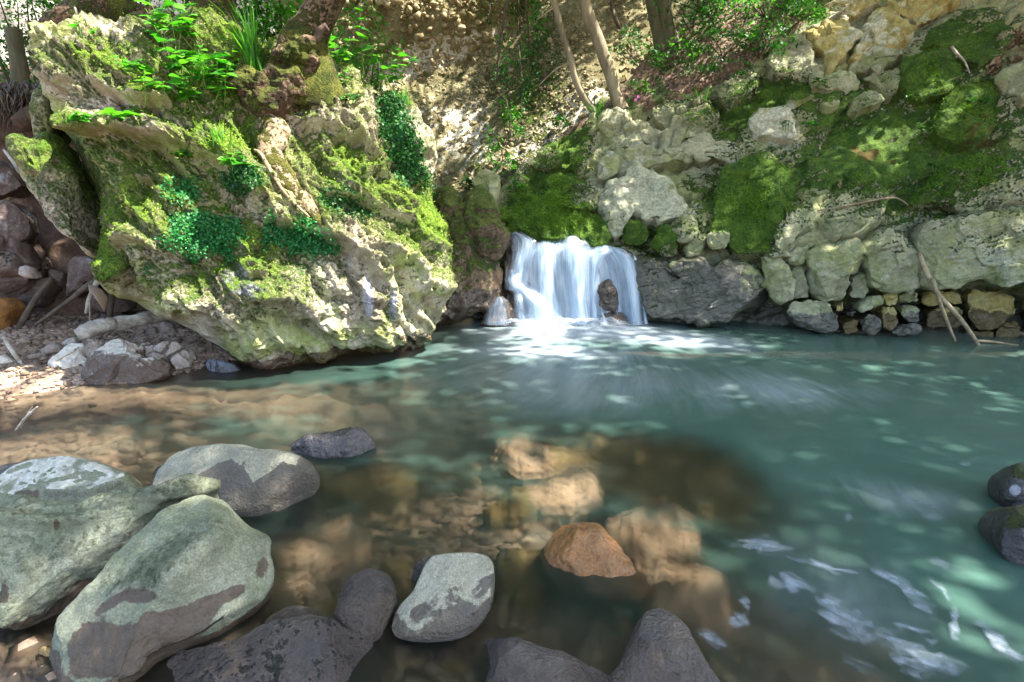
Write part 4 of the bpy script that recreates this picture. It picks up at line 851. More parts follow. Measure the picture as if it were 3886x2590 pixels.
stone("two_tone_stone", "kidney-shaped stone with pale top and reddish brown wet base, low in the middle",
      D((896,1445),(902,1410),(918,1388),(944,1366),(962,1335),(978,1300),(995,1280),(1040,1270),(1085,1268),(1118,1276),(1133,1298),(1134,1345),(1128,1390),(1108,1428),(1070,1458),(1030,1472),(960,1476),(910,1468)),
      (1660, 2425), M['twotone'], slope=.8, yaw=.15, front=.09, back=.16, z0=-.02, e=2.8, mk=mkF, nth=220, nph=140, seed=28, facets=3, amp=.012)
stone("dark_stone", "small dark stone tucked behind the kidney-shaped two-tone stone", D((944,1345),(950,1305),(965,1285),(1000,1278),(1010,1310),(985,1345),(960,1358)), (1590, 2225), M['granite'], slope=.8, front=.04, back=.08, z0=-.02, mk=lambda S, V, N: mkc(V, .05, 0, 0, .7), nth=80, nph=50, seed=29)
stone("orange_rock", "glossy orange-brown wet rock rising from the shallow water right of centre", D((1245,1270),(1258,1240),(1285,1212),(1330,1200),(1372,1212),(1405,1245),(1440,1290),(1480,1340),(1500,1375),(1450,1392),(1380,1390),(1310,1375),(1262,1340)), (2200, 2240), M['orange'], slope=1.0, front=.10, back=.2, z0=-.09, mk=lambda S, V, N: mkc(V, 0, 0, 0, .8), nth=180, nph=120, seed=30, amp=.02, freq=5, ridge=.015)
GM = lambda S, V, N: np.stack([.12 + .2 * fbm(V * 8, 3), 0 * V[:, 0], .15 + .3 * fbm(V * 12, 3), .8 + .3 * fbm(V * 5 + 3, 3)], 1)
stone("wet_rock", "pointed speckled wet rock at the bottom edge, right of the middle", D((1390,1560),(1420,1510),(1450,1470),(1480,1420),(1500,1400),(1522,1394),(1550,1410),(1575,1440),(1592,1475),(1625,1530),(1665,1590),(1700,1660),(1380,1660)), (2530, 2600), M['granite'], slope=1.2, front=.08, back=.2, z0=-.02, mk=GM, nth=190, nph=130, seed=31, amp=.015, freq=5, facets=5)
stone("wet_rock", "low brown wet rock cut off by the bottom edge, beside the pointed speckled rock", D((1050,1600),(1075,1530),(1095,1480),(1120,1455),(1180,1455),(1210,1472),(1250,1488),(1310,1503),(1370,1530),(1410,1560),(1440,1640),(1060,1660)), (2030, 2620), M['granite'], slope=1.1, front=.07, back=.2, z0=-.02, mk=GM, nth=190, nph=130, seed=32, amp=.02, freq=4)
stone("wet_rock", "broad dark wet rock flecked with green at the bottom edge beside the blotched boulder", D((320,1600),(350,1530),(380,1500),(480,1472),(560,1462),(620,1442),(700,1425),(770,1425),(830,1450),(870,1490),(885,1560),(880,1660),(330,1660)), (1000, 2620), M['granite'], slope=1.5, front=.06, back=.25, z0=-.02, mk=lambda S, V, N: np.stack([.30 + .25 * fbm(V * 7, 4), 0 * V[:, 0], .1 + .3 * fbm(V * 9, 3), .7 + .4 * fbm(V * 4, 3)], 1), nth=260, nph=150, seed=33, amp=.022, freq=4)
stone("wet_rock", "dark glossy hump with water sliding over it, left of the kidney-shaped stone", D((755,1460),(772,1400),(785,1350),(805,1322),(840,1312),(880,1325),(905,1360),(908,1390),(888,1430),(870,1480),(800,1490)), (1370, 2440), M['granite'], slope=1.1, front=.08, back=.2, z0=-.03, mk=lambda S, V, N: mkc(V, .05, 0, 0, .75), nth=150, nph=100, seed=34, amp=.025, freq=5)
stone("wet_rock", "small wet brown hump between the broad dark rock and the long blotched boulder", D((600,1470),(620,1415),(660,1395),(705,1392),(725,1410),(720,1450),(680,1480)), (1090, 2430), M['granite'], slope=1.1, front=.05, back=.15, z0=-.02, mk=lambda S, V, N: mkc(V, .0, 0, 0, .6), nth=110, nph=70, seed=35)
EM = lambda S, V, N: np.stack([.15 + .5 * (N[:, 2] > .6), 0 * V[:, 0], .1 + blobs(S, [(2334,1127,14,12,20,1.),(2345,1165,22,7,-10,1.)]), .85 - blobs(S, [(2332,1127,18,16,0,1.),(2345,1165,24,10,-10,1.)])], 1)
stone("black_rock", "black wet rock with white patch and moss cap, upper of two at right edge", D((2302,1120),(2305,1095),(2325,1075),(2353,1062),(2400,1060),(2420,1110),(2400,1180),(2340,1195),(2312,1170),(2300,1145)), (3850, 1990), M['slate'], slope=.5, yaw=-.3, front=.08, back=.2, mk=EM, nth=110, nph=80, seed=36)
stone("black_rock", "black wet rock with a white stripe, lower of two at the right edge", D((2292,1230),(2300,1195),(2320,1170),(2353,1155),(2420,1160),(2440,1240),(2420,1310),(2350,1310),(2310,1285)), (3850, 2180), M['slate'], slope=.5, yaw=-.3, front=.08, back=.25, mk=EM, nth=110, nph=80, seed=37)
# stones under the water
for k, (lab, ol, z, mt, fr, e) in enumerate(SUBS):
    c = np.array(ol).mean(0); A = PZ(c[0], c[1], z - fr - .045)
    tag(inflate("submerged_rock", ol, A, (0, -.04, 1), fr, .4, M[mt], e=e, nth=120, nph=80, amp=.06, freq=4.5, ridge=.03, seed=50 + k, mk=lambda S, V, N: mkc(V, 0, 0, 0, 0)), lab, "rock", "rocks under the water")
rs = np.random.default_rng(5)
for k in range(46):                                                # small stones scattered over the shallow bed
    x = rs.uniform(150, 2900); y = rs.uniform(1600, 2560)
    if bed_depth(np.array([PZ(x, y)[0]]), np.array([PZ(x, y)[1]]))[0] > .42: continue
    w = rs.uniform(26, 75); h = w * rs.uniform(.4, .6); an = np.linspace(0, 2 * np.pi, 9)[:-1]; rr = rs.uniform(.75, 1.15, 8)
    ol = np.stack([x + w * rr * np.cos(an), y + h * rr * np.sin(an)], 1)
    p = PZ(x, y); z = bed_z(np.array([p[0]]), np.array([p[1]]))[0]
    tag(inflate("bed_stone", ol, PZ(x, y, min(z + .01, -.02)), (0, -.2, 1), rs.uniform(.015, .04), .08, M[rs.choice(['subrock', 'subpale', 'subrock'])], e=2, nth=26, nph=18, amp=.01, freq=8, seed=80 + k, mk=lambda S, V, N: mkc(V)),
        "small rounded stone lying on the bed under the shallow water", "stone", "small stones on the stream bed")
# ------------------------------------------------------------------ left bank: dark wall of earth and rock behind the boulder, and the terrace above it
prof = np.array([(5.35, -.4), (5.35, .25), (5.6, .9), (5.55, 1.5), (5.5, 2.0), (5.75, 2.25), (6.6, 2.4), (8.2, 2.7), (10.5, 3.4)])
pl = np.r_[0, np.cumsum(np.linalg.norm(np.diff(prof, axis=0), axis=1))]
nx, nv = 220, 170
gx, gt = np.meshgrid(np.linspace(-9, -2.3, nx), np.linspace(0, pl[-1], nv), indexing='ij')
X, T = gx.ravel(), gt.ravel()
V = np.stack([X, np.interp(T, pl, prof[:, 0]) + .12 * (X + 3) * (X < -3), np.interp(T, pl, prof[:, 1])], 1)
F = grid_faces(nx, nv); n0 = vnormals(V, F); n0 *= np.where(n0[:, 1:2] > 0, -1, 1)
f1, f2, _ = worley(V * np.array([2.6, 2.6, 3.6])); V = V + n0 * (.16 * fbm(V * 1.6, 5) + .16 * (.45 - f1))[:, None]
M['earth'] = rock_mat("dark_earth_bank", [(.3, (.045, .028, .02)), (.5, (.12, .075, .055)), (.66, (.24, .17, .13))], moss1=(.04, .06, .01), moss2=(.08, .10, .02))
make("left_bank", V, F, M['earth'], attrs={'mk': mkc(V, .2 * (V[:, 2] > 2.1))}, kind="structure")

def bstone(name, label, ol, Yd, mat, N=(.15, -1, .15), front=.12, back=.25, cat="rock", foot=None, **kw):
    c = np.array(ol).mean(0)
    A = PY(c[0], c[1], Yd)
    kw.setdefault('nth', int(np.clip(max(np.ptp(np.array(ol)[:, 0]), np.ptp(np.array(ol)[:, 1])) * .5, 34, 150))); kw['nph'] = max(24, int(kw['nth'] * .6))
    kw.setdefault('amp', .035); kw.setdefault('freq', 4); kw.setdefault('facets', 9)
    return tag(inflate(name, ol, A, N, front, back, M[mat], **kw), label, cat)
dry = lambda S, V, N: mkc(V)
bstone("overhanging_rock", "big dark reddish rock jutting out at the left edge above the hollow", CL((-300,-420),(60,-330),(200,-200),(300,-60),(372,80),(378,150),(200,240),(60,290),(-60,312),(-300,300)), 4.9, 'redrock', N=(.3,-1,-.1), front=.25, back=.6, seed=101, cells=.04, mk=lambda S,V,N: mkc(V,.1+.3*(N[:,2]>.4),0,.1,0))
bstone("pale_rock", "small pale rock corner catching light on the overhanging reddish rock", CL((190,100),(215,30),(280,12),(330,40),(388,120),(392,152),(330,140),(240,160)), 4.62, 'bankrock', front=.06, back=.12, seed=102, mk=dry)
bstone("grey_rock", "pale grey rounded rock at the left edge below the root mat", D((-40,470),(0,455),(40,470),(72,500),(66,545),(20,560),(-40,565)), 4.95, 'redrock', front=.12, seed=103, mk=lambda S,V,N: mkc(V,.2,0,.4,0))
bstone("grey_rock", "grey rock at the left edge, lower of two under the root mat", D((-40,380),(0,372),(35,395),(60,430),(50,462),(0,452),(-40,460)), 5.0, 'redrock', front=.12, seed=104, mk=lambda S,V,N: mkc(V,.2,0,.4,0))
bstone("pinkish_slab", "pinkish stone slab behind the hanging dead leaf under the overhang", CL((218,310),(300,228),(400,160),(472,130),(506,260),(445,330),(440,400),(300,442),(240,420)), 5.05, 'redrock', seed=105, e=4, mk=lambda S,V,N: mkc(V,0,0,.3,0))
bstone("flat_stone", "flat reddish stone between two hanging sticks in the hollow", CL((485,75),(560,60),(662,82),(660,160),(640,240),(500,245)), 5.2, 'redrock', seed=106, e=4, mk=dry)
bstone("leaning_slab", "large smooth grey-pink slab tucked under the left side of the mossy boulder", CL((735,-60),(900,-80),(1000,20),(1010,110),(985,185),(895,205),(960,285),(800,275),(690,340),(700,240),(725,120)), 5.1, 'redrock', seed=107, e=4.5, mk=lambda S,V,N: mkc(V,0,0,.35,0), facets=2)
bstone("red_stone", "long reddish stone wedged beneath the mossy boulder above the log", CL((868,320),(900,300),(1000,310),(1150,345),(1280,390),(1310,440),(1290,475),(1150,482),(1040,455),(930,432)), 4.95, 'redrock', seed=108, e=3.5, mk=dry)
bstone("flat_stone", "dull brown flat stone directly below the long reddish stone", CL((985,475),(1100,480),(1255,490),(1250,560),(1110,575),(1000,568)), 5.0, 'redrock', seed=109, e=4, mk=dry)
bstone("round_rock", "rounded brown rock on the bank near the left edge in the hollow", CL((105,720),(140,650),(190,600),(285,568),(380,600),(430,690),(400,770),(300,820),(180,835),(100,800)), 4.75, 'redrock', seed=110, mk=lambda S,V,N: mkc(V,0,0,.25,0))
bstone("orange_rock", "upright orange-brown rock at the left edge in the hollow", CL((-200,330),(60,325),(185,400),(160,540),(100,690),(20,800),(-200,840)), 4.7, 'orange', seed=111, mk=lambda S,V,N: mkc(V,0,0,.1,-.5))
bstone("brown_rock", "dark brown rock deep in the hollow behind the hanging dead leaf", CL((350,480),(420,460),(520,480),(565,560),(500,610),(420,610),(350,580)), 5.2, 'redrock', seed=112, mk=dry)
for k, (ol, Yd, mt, lab) in enumerate([
    (CL((405,850),(440,815),(520,800),(600,820),(650,870),(600,900),(520,910),(430,890)), 4.35, 'bankrock', "pale flat stone on the gravel left of the white rock"),
    (CL((250,930),(330,895),(420,885),(462,905),(440,940),(320,955)), 4.25, 'bankrock', "small flat pale stone on the gravel, below the other pale flat stone"),
    (CL((-80,960),(0,910),(80,930),(150,975),(140,1005),(0,1012),(-80,1012)), 4.15, 'white', "white stone on the gravel at the left edge"),
    (CL((165,955),(195,930),(220,955),(205,985),(172,985)), 4.15, 'bankrock', "tiny round stone beside the white stone at the left edge"),
    (CL((575,810),(630,760),(740,735),(805,745),(780,800),(690,835),(620,845)), 4.5, 'bankrock', "flat pinkish stone behind the white rock at the end of the log"),
    (CL((1340,690),(1380,658),(1435,655),(1432,690),(1390,710)), 4.75, 'bankrock', "small greenish stone under the log, near the boulder"),
    (CL((1250,690),(1285,668),(1332,690),(1325,722),(1265,725)), 4.8, 'redrock', "small brown stone under the middle of the log"),
    (CL((1440,690),(1460,645),(1540,655),(1560,700),(1500,730),(1450,720)), 4.8, 'bankrock', "olive stone in the heap under the boulder's belly"),
    (CL((1320,760),(1360,725),(1430,720),(1440,760),(1400,790),(1340,790)), 4.7, 'bankrock', "olive stone above the cracked pale rock"),
    (CL((1510,780),(1560,750),(1640,755),(1670,790),(1600,800)), 4.65, 'bankrock', "flat greenish stone lying on the cracked pale rock's edge"),
    (CL((1550,640),(1600,570),(1700,590),(1760,680),(1720,720),(1600,700)), 4.85, 'bankrock', "largest olive stone of the heap under the boulder's belly"),
    (CL((1660,770),(1720,735),(1770,750),(1760,790),(1690,795)), 4.65, 'bankrock', "small stone at the right end of the heap under the boulder"),
    (CL((1370,830),(1400,800),(1440,800),(1440,830),(1400,845)), 4.5, 'white', "small pale stone on top between the brown rock and the cracked rock"),
    (CL((1445,800),(1470,778),(1510,790),(1500,810),(1455,815)), 4.5, 'bankrock', "small stone resting on the cracked pale rock")]):
    bstone("bank_stone", lab, ol, Yd, mt, front=.05, back=.09, seed=120 + k, mk=dry, cat="stone", amp=.01)
bstone("triangular_rock", "dark triangular rock wedged between the white rock and the big brown rock", CL((762,825),(830,790),(930,755),(1070,738),(1132,780),(1060,850),(960,930),(905,985),(840,920),(790,870)), 4.25, 'bankrock', N=(.1,-1,.6), seed=140, mk=lambda S,V,N: mkc(V,.1,0,0,.35), e=3.4)
bstone("white_rock", "bright white sunlit rock at the water's edge on the left bank", CL((322,1165),(380,1110),(450,1060),(540,1000),(610,930),(645,860),(690,790),(770,763),(862,782),(800,840),(830,900),(900,970),(880,1080),(840,1130),(700,1160),(560,1192),(420,1190),(350,1200)), 4.1, 'white', N=(.1,-1,.7), front=.12, back=.3, seed=141, mk=lambda S,V,N: mkc(V,0,0,.2,.35*(V[:,2]<.06)), nth=200, e=2.8)
bstone("brown_rock", "big brown rock with a pale top edge standing in the water left of the boulder", CL((822,1145),(850,1080),(880,1020),(925,950),(1040,880),(1100,810),(1150,765),(1250,752),(1330,785),(1375,850),(1430,930),(1560,960),(1690,1010),(1700,1100),(1620,1180),(1500,1232),(1300,1290),(1100,1330),(900,1330),(845,1220)), 4.02, 'bankrock', N=(.1,-1,.5), front=.2, back=.4, seed=142, nth=230, e=2.8, cells=.02, facets=5,
       mk=lambda S,V,N: np.stack([.12+0*V[:,0], 0*V[:,0], .15+.5*(N[:,2]>.55), .3+.35*sstep(.3,.05,V[:,2])+.2*blobs(S,[(285,870,50,40,0,1)])],1))
bstone("cracked_rock", "pale cracked rock in the shade under the boulder's lower edge", CL((1370,880),(1400,845),(1500,820),(1640,800),(1760,795),(1830,840),(1890,905),(1892,1000),(1850,1100),(1800,1140),(1690,1190),(1560,1120),(1440,960)), 4.2, 'bankrock', N=(.1,-1,.5), front=.16, back=.3, seed=143, nth=190, cells=.06, cellf=7, mk=lambda S,V,N: mkc(V,0,0,.45,.4*(V[:,2]<.12)))
bstone("slate_stone", "wet blue-grey stone at the waterline under the boulder", CL((2020,985),(2060,945),(2120,940),(2220,975),(2340,1030),(2370,1080),(2220,1095),(2080,1070),(2030,1030)), 4.2, 'slate', N=(.1,-1,.5), front=.07, seed=144, mk=lambda S,V,N: mkc(V,0,0,.1,.5))
rs = np.random.default_rng(9)                                     # gravel of the little beach
gv = []; gf = []
ico = np.array([(1,0,0),(-1,0,0),(0,1,0),(0,-1,0),(0,0,1),(0,0,-1)], float); icf = np.array([(0,2,4),(2,1,4),(1,3,4),(3,0,4),(2,0,5),(1,2,5),(3,1,5),(0,3,5)])
for _ in range(4200):
    x, y = rs.uniform(-5.2, -1.6), rs.uniform(3.5, 5.4); z = bed_z(np.array([x]), np.array([y]))[0]
    if z < -.03: continue
    s = rs.gamma(2.0, .006) + .005
    gf.append(icf + 6 * len(gv)); gv.append((ico + rs.normal(0, .18, ico.shape)) * s * np.array([1, 1, .6]) + (x, y, z + s * .2))
M['pebble'] = simple_mat("pebbles", (.13, .08, .05), (.34, .26, .20), 6, .8, .3)
make("gravel", np.vstack(gv), np.vstack(gf), M['pebble'], kind="stuff")

gv = []; gf = []                                                   # pebbles covering the shallow bed
for _ in range(7000):
    q = PZ(rs.uniform(-100, 3100), rs.uniform(1480, 2590)); x, y = q[0], q[1]; dd = bed_depth(np.array([x]), np.array([y]))[0]
    if dd > .5 or dd < 0: continue
    s = rs.gamma(2.0, .008) + .006; z = bed_z(np.array([x]), np.array([y]))[0]
    gf.append(icf + 6 * len(gv)); gv.append((ico + rs.normal(0, .2, ico.shape)) * s * np.array([1.2, 1, .6]) + (x, y, z + s * .2))
make("bed_gravel", np.vstack(gv), np.vstack(gf), M['pebble'], kind="stuff")

# log and sticks
def P3(*q): return np.array([PY(x * DK, y * DK, Y) for x, y, Y in q])
t = empty("driftwood_log", P3((175, 770, 4.35))[0], "bleached driftwood log lying on the bank, its end hidden under the boulder", "log")
tube("log", P3((176,770,4.33),(210,757,4.4),(260,746,4.5),(310,737,4.6),(360,728,4.75),(440,716,4.95)), [.045,.062,.06,.055,.05,.045], M['driftwood'], t, 16, .35, n=60)
tube("branch_stub", P3((262,748,4.47),(254,738,4.44),(244,735,4.42)), [.03,.03,.024], M['driftwood'], t, 10, .3, n=10)
def stick(name, label, pts, rad, mat='twig', cat="stick", n=24, group=None, rough=.15):
    return tag(tube(name, P3(*pts), rad, M[mat], None, 7, rough, n=n), label, cat, group)
stick("leaning_stick", "longer pale stick leaning on the right bank with its foot in the water", ((2112,582,5.15),(2125,618,5.05),(2150,670,5.0),(2195,720,4.95),(2230,765,4.93),(2252,800,4.95)), [.02,.024,.022,.02,.018,.014])
stick("leaning_stick", "shorter thin stick leaning on the right bank left of the longer one", ((2142,640,4.98),(2158,690,4.96),(2175,735,4.96),(2195,785,4.96)), [.017,.016,.015,.01])
stick("floating_twig", "thin twig floating on the water at the foot of the leaning sticks", ((2245,783,5.0),(2290,787,5.0),(2340,795,4.95)), [.012,.012,.008])
stick("fallen_twig", "long thin bent twig lying across the mossy blocks of the right bank", ((1880,484,5.55),(1940,474,5.5),(2000,462,5.5),(2050,455,5.5),(2070,460,5.5),(2087,472,5.5)), [.006,.009,.009,.009,.007,.004])
stick("rooted_twig", "bleached forked twig on the moss at the upper right", ((2186,108,6.25),(2200,125,6.2),(2215,140,6.2),(2228,168,6.15)), [.016,.014,.01,.006], 'driftwood')
stick("hanging_stick", "thick grey stick slanting down through the hollow under the overhang", ((278,640,4.75),(262,668,4.72),(252,700,4.7),(248,760,4.7)) if False else ((330,610,4.8),(240,640,4.75),(205,655,4.72),(160,690,4.7),(80,748,4.65)), [.03,.028,.025,.02,.012], 'darktwig')
stick("pale_stick", "short pale stick standing in front of the pinkish slab", ((228,640,4.7),(215,665,4.68),(205,690,4.68),(198,720,4.68)), [.022,.02,.018,.014], 'driftwood')
stick("dark_stick", "dark upright stick with a lit tip beside the pale stick in the hollow", ((275,600,4.85),(268,640,4.8),(258,680,4.78),(250,752,4.75)), [.024,.026,.026,.02], 'darktwig')
stick("dry_stalk", "thin dry stem hanging straight down from the dead leaf to the gravel", ((206,690,4.66),(207,740,4.6),(208,790,4.55)), [.006,.007,.006])
stick("dark_branch", "dark branch crossing the hollow at the left edge", ((120,640,4.7),(80,690,4.68),(40,760,4.66),(5,830,4.62)), [.02,.024,.022,.018], 'darktwig')
stick("bleached_stick", "curved bleached stick poking up at the left edge beside the gravel", ((8,775,4.2),(30,810,4.15),(48,835,4.12),(58,868,4.08)), [.014,.017,.015,.012], 'driftwood')
stick("curved_root", "pale curved root hanging off the root mat at the left edge", ((10,345,5.2),(35,380,5.1),(46,410,5.1),(40,440,5.1),(15,460,5.05),(-10,468,5.0)), [.014,.016,.016,.016,.016,.014], 'driftwood')
stick("pale_reed", "thin white forked reed sticking out of the shallow water at the left edge", ((36,990,3.0),(55,965,3.0),(72,948,3.0),(86,935,3.0)), [.006,.008,.008,.004], 'driftwood')
stick("pale_reed", "finer branch of dry reed beside the white forked reed at the left edge", ((48,985,3.02),(58,962,3.0),(68,945,3.0),(75,935,3.0)), [.004,.004,.004,.002], 'driftwood')
stick("thin_stalk", "white broken stalk standing on the moss at the top left of the boulder", ((172,18,4.5),(182,45,4.45),(192,75,4.42),(202,100,4.42)), [.007,.007,.006,.004], 'driftwood')
stick("arching_twig", "dark thin twig arching over the mossy log at the top left", ((85,145,4.6),(95,90,4.6),(130,40,4.55),(172,14,4.5)), [.006,.007,.007,.005], 'darktwig')
stick("fallen_twig", "long thin pale twig lying across the top of the boulder", ((200,103,4.4),(250,108,4.35),(310,118,4.4),(380,140,4.5)), [.006,.006,.006,.004])
tag(tube("dead_leaf_strip", P3((205,655,4.66),(222,668,4.62),(236,690,4.6),(240,716,4.6)), [.012,.05,.045,.006], M['litter'], None, 8, .3, flat=.15, n=20), "brown withered leaf hanging from a stick in the hollow", "dead leaf")
# root mat of fine dead roots hanging under the terrace at the left edge
rm = []; 
for k in range(150):
    x0 = rs.uniform(-20, 105); y0 = rs.uniform(185, 215); x1 = x0 + rs.normal(0, 18); y1 = y0 + rs.uniform(30, 110)
    rm.append(tube_arrays(spline(P3((x0,y0,5.35 + rs.normal(0,.06)),((x0+x1)/2+rs.normal(0,9),(y0+y1)/2,5.25+rs.normal(0,.06)),(x1,y1,5.25 + rs.normal(0,.06))), 7), np.linspace(.008,.003,7), 4))
def join(arrs):
    V = []; F = []; o = 0
    for v, f in arrs: V.append(v); F += [tuple(i + o for i in q) for q in f]; o += len(v)
    return np.vstack(V), F
V, F = join(rm); o = make("hanging_roots", V, F, M['darktwig'], kind="stuff"); 
tag(tube("tree_stump", P3((62,225,5.6),(48,195,5.6),(42,140,5.6),(36,100,5.6),(31,66,5.6)), [.10,.068,.062,.062,.066], M['darktrunk'], None, 14, .2, n=30), "dead sawn-off tree stem standing at the left edge in front of pale gravel", "tree stump")
stick("grey_stone_root", "cut brown root end in the root mat at the left edge", ((95,250,5.3),(70,262,5.2),(48,285,5.1)), [.05,.07,.08], 'bark', cat="root")

# ------------------------------------------------------------------ waterfall
def fall_mat():
    b = NB("falling_water")
    uv = b.n("UVMap", uv_map="UVMap").outputs[0]
    de = b.n("Attribute", attribute_name="den").outputs["Fac"]
    s1 = b.noise(b.scalevec(uv, (26, 1.1, 1)), 1.0, 6, .62, .35)
    s2 = b.noise(b.scalevec(uv, (80, 1.6, 1)), 1.0, 4, .6, .2)
    s3 = b.noise(b.scalevec(uv, (4, 2.2, 1)), 1.0, 4, .55, .5)
    s = b.math('ADD', b.math('ADD', b.math('MULTIPLY', s1, .36), b.math('MULTIPLY', s2, .26)), b.math('MULTIPLY', s3, .46))
    al = b.math('MULTIPLY', b.map(b.math('ADD', s, b.math('MULTIPLY', b.math('SUBTRACT', de, .5), .62)), .34, .78, 0., 1., False), b.map(de, 0., .35))
    col = b.mix(b.map(s, .35, .75), (.34, .49, .66), (.66, .77, .89))
    d = b.n("BsdfDiffuse", {"Color": col}); t = b.n("BsdfTranslucent", {"Color": col})
    m = b.n("MixShader", {0: .4, 1: d.outputs[0], 2: t.outputs[0]})
    g = b.n("BsdfGlossy", {"Color": (1, 1, 1, 1), "Roughness": .25}); m = b.n("MixShader", {0: .05, 1: m.outputs[0], 2: g.outputs[0]})
    o = b.n("MixShader", {0: al, 1: b.n("BsdfTransparent").outputs[0], 2: m.outputs[0]})
    return b.out(o.outputs[0])
M['fall'] = fall_mat()
wf = empty("waterfall", PZ(2170, 1225), "small waterfall of white veils dropping over the moss-hung rock lip into the pool", "waterfall")
def stream(st, Yt=6.02, Yb=5.80, bulge=.06, dens=.8, nu=44, nv=60, edge=.42, kind="water_stream", top=.25, seed=0):
    """stations: (y, left x, right x) in the waterfall close view"""
    st = np.array(st, float); q = spline(st, nv); f = np.linspace(0, 1, nv); u = np.linspace(0, 1, nu)
    V = np.zeros((nu, nv, 3)); de = np.zeros((nu, nv))
    for j in range(nv):
        Yd = Yt + (Yb - Yt) * f[j] ** .6
        for i in range(nu):
            x = q[j, 1] + (q[j, 2] - q[j, 1]) * u[i]
            p = PY(1800 + .574 * x, 600 + .574 * q[j, 0], Yd)
            p[1] -= bulge * (1 - (2 * u[i] - 1) ** 2) * min(1, .3 + f[j] * 1.5)
            V[i, j] = p
        de[:, j] = np.clip(np.minimum(u, 1 - u) / edge, 0, 1) * dens * np.interp(f[j], [0, top * .3, top, 1], [.25, .7, 1, 1])
    V = V.reshape(-1, 3); V[:, 1] += .012 * fbm(V * np.array([9, 4, 1.6]) + seed, 3)
    uv = np.stack([np.repeat(u, nv) * (st[:, 2] - st[:, 1]).max() / 250, np.tile(f, nu)], 1) + seed * .37
    return make(kind, V, grid_faces(nu, nv), M['fall'], wf, {'den': de.ravel()}, uv)
stream([(550,430,760),(585,340,880),(640,250,1010),(760,220,1070),(900,230,1090),(1090,230,1120)], Yt=6.03, Yb=5.86, dens=.66, seed=20, nu=90, edge=.1)
stream([(484,212,300),(515,214,400),(545,214,450),(600,220,440),(700,205,400),(800,188,380),(870,182,350)], dens=.62, seed=1)
stream([(545,350,560),(585,345,575),(650,350,560),(760,368,552),(860,380,560),(960,335,610),(1085,320,640)], Yt=6.0, dens=.72, seed=2)
stream([(512,600,690),(540,555,745),(600,530,790),(700,525,800),(850,530,800),(1000,560,812),(1090,585,818)], Yt=5.98, dens=.86, bulge=.09, seed=3)
stream([(572,740,950),(610,715,985),(650,710,900),(760,735,835),(900,742,818),(1090,752,822)], Yt=5.97, dens=.74, seed=4)
stream([(585,850,1000),(625,865,1055),(690,905,1095),(800,932,1120),(950,952,1138),(1092,975,1152)], Yt=5.96, dens=.80, seed=5, bulge=.08)
stream([(632,1042,1058),(700,1052,1095),(850,1082,1126),(1000,1102,1142),(1096,1112,1152)], Yt=5.94, Yb=5.76, dens=.85, seed=6, bulge=.02)
stream([(640,830,925),(750,850,950),(900,878,962),(1092,898,1005)], Yt=5.98, Yb=5.84, dens=.40, seed=7)
stream([(725,200,290),(770,188,330),(830,186,360),(900,230,470),(980,285,560),(1092,260,660)], Yt=5.86, Yb=5.68, dens=.95, seed=8, bulge=.07, top=.3, edge=.6)
stream([(908,140,195),(930,112,215),(970,80,240),(1030,45,262),(1090,15,285)], Yt=5.72, Yb=5.58, dens=.55, seed=9, bulge=.12, edge=.35)
stream([(865,235,330),(950,240,345),(1090,245,400)], Yt=5.84, Yb=5.7, dens=.5, seed=10)
stream([(530,420,600),(545,400,760),(570,420,900),(600,560,960)], Yt=6.06, Yb=5.98, dens=.5, seed=11, bulge=.02)
stream([(1015,830,850),(1040,828,868),(1095,820,905)], Yt=5.74, Yb=5.7, dens=.62, seed=12, bulge=.04)
# rock the water runs over
fr = empty("waterfall_rock", PZ(2180, 1215), "dark wet brown rock ledge behind the veils of the waterfall", "rock")
wm = lambda S, V, N: mkc(V, -.1, 0, 0, .6)
inflate("rock_ledge", C7((200,520),(330,505),(440,545),(560,540),(700,545),(850,575),(980,600),(1050,650),(1110,760),(1140,1000),(1150,1140),(150,1140),(170,900),(190,700)), PY(2180, 1000, 6.1), (0, -1, .1), .08, .3, M['wetrock'], e=5, nth=200, nph=110, amp=.05, freq=3, feats=rough_feats(.04, 5), mk=wm, parent=fr, seed=200)
inflate("rock_nose", C7((815,850),(840,820),(900,800),(940,850),(955,960),(960,1030),(900,1030),(830,1010)), PY(2310, 1120, 5.84), (0, -1, .1), .05, .25, M['wetrock'], e=3, nth=90, nph=60, amp=.03, freq=5, feats=rough_feats(.02, 9), mk=wm, parent=fr, seed=201)
inflate("rock_step", C7((90,980),(130,925),(190,915),(240,960),(260,1060),(300,1130),(20,1130)), PY(1890, 1190, 5.74), (0, -1, .3), .06, .25, M['wetrock'], e=2.6, nth=90, nph=60, amp=.03, freq=5, mk=wm, parent=fr, seed=202)
inflate("rock_step", C7((820,1040),(900,1010),(1000,1040),(1010,1130),(810,1130)), PY(2310, 1210, 5.82), (0, -1, .3), .05, .25, M['wetrock'], e=2.6, nth=80, nph=50, amp=.03, freq=5, mk=wm, parent=fr, seed=203)
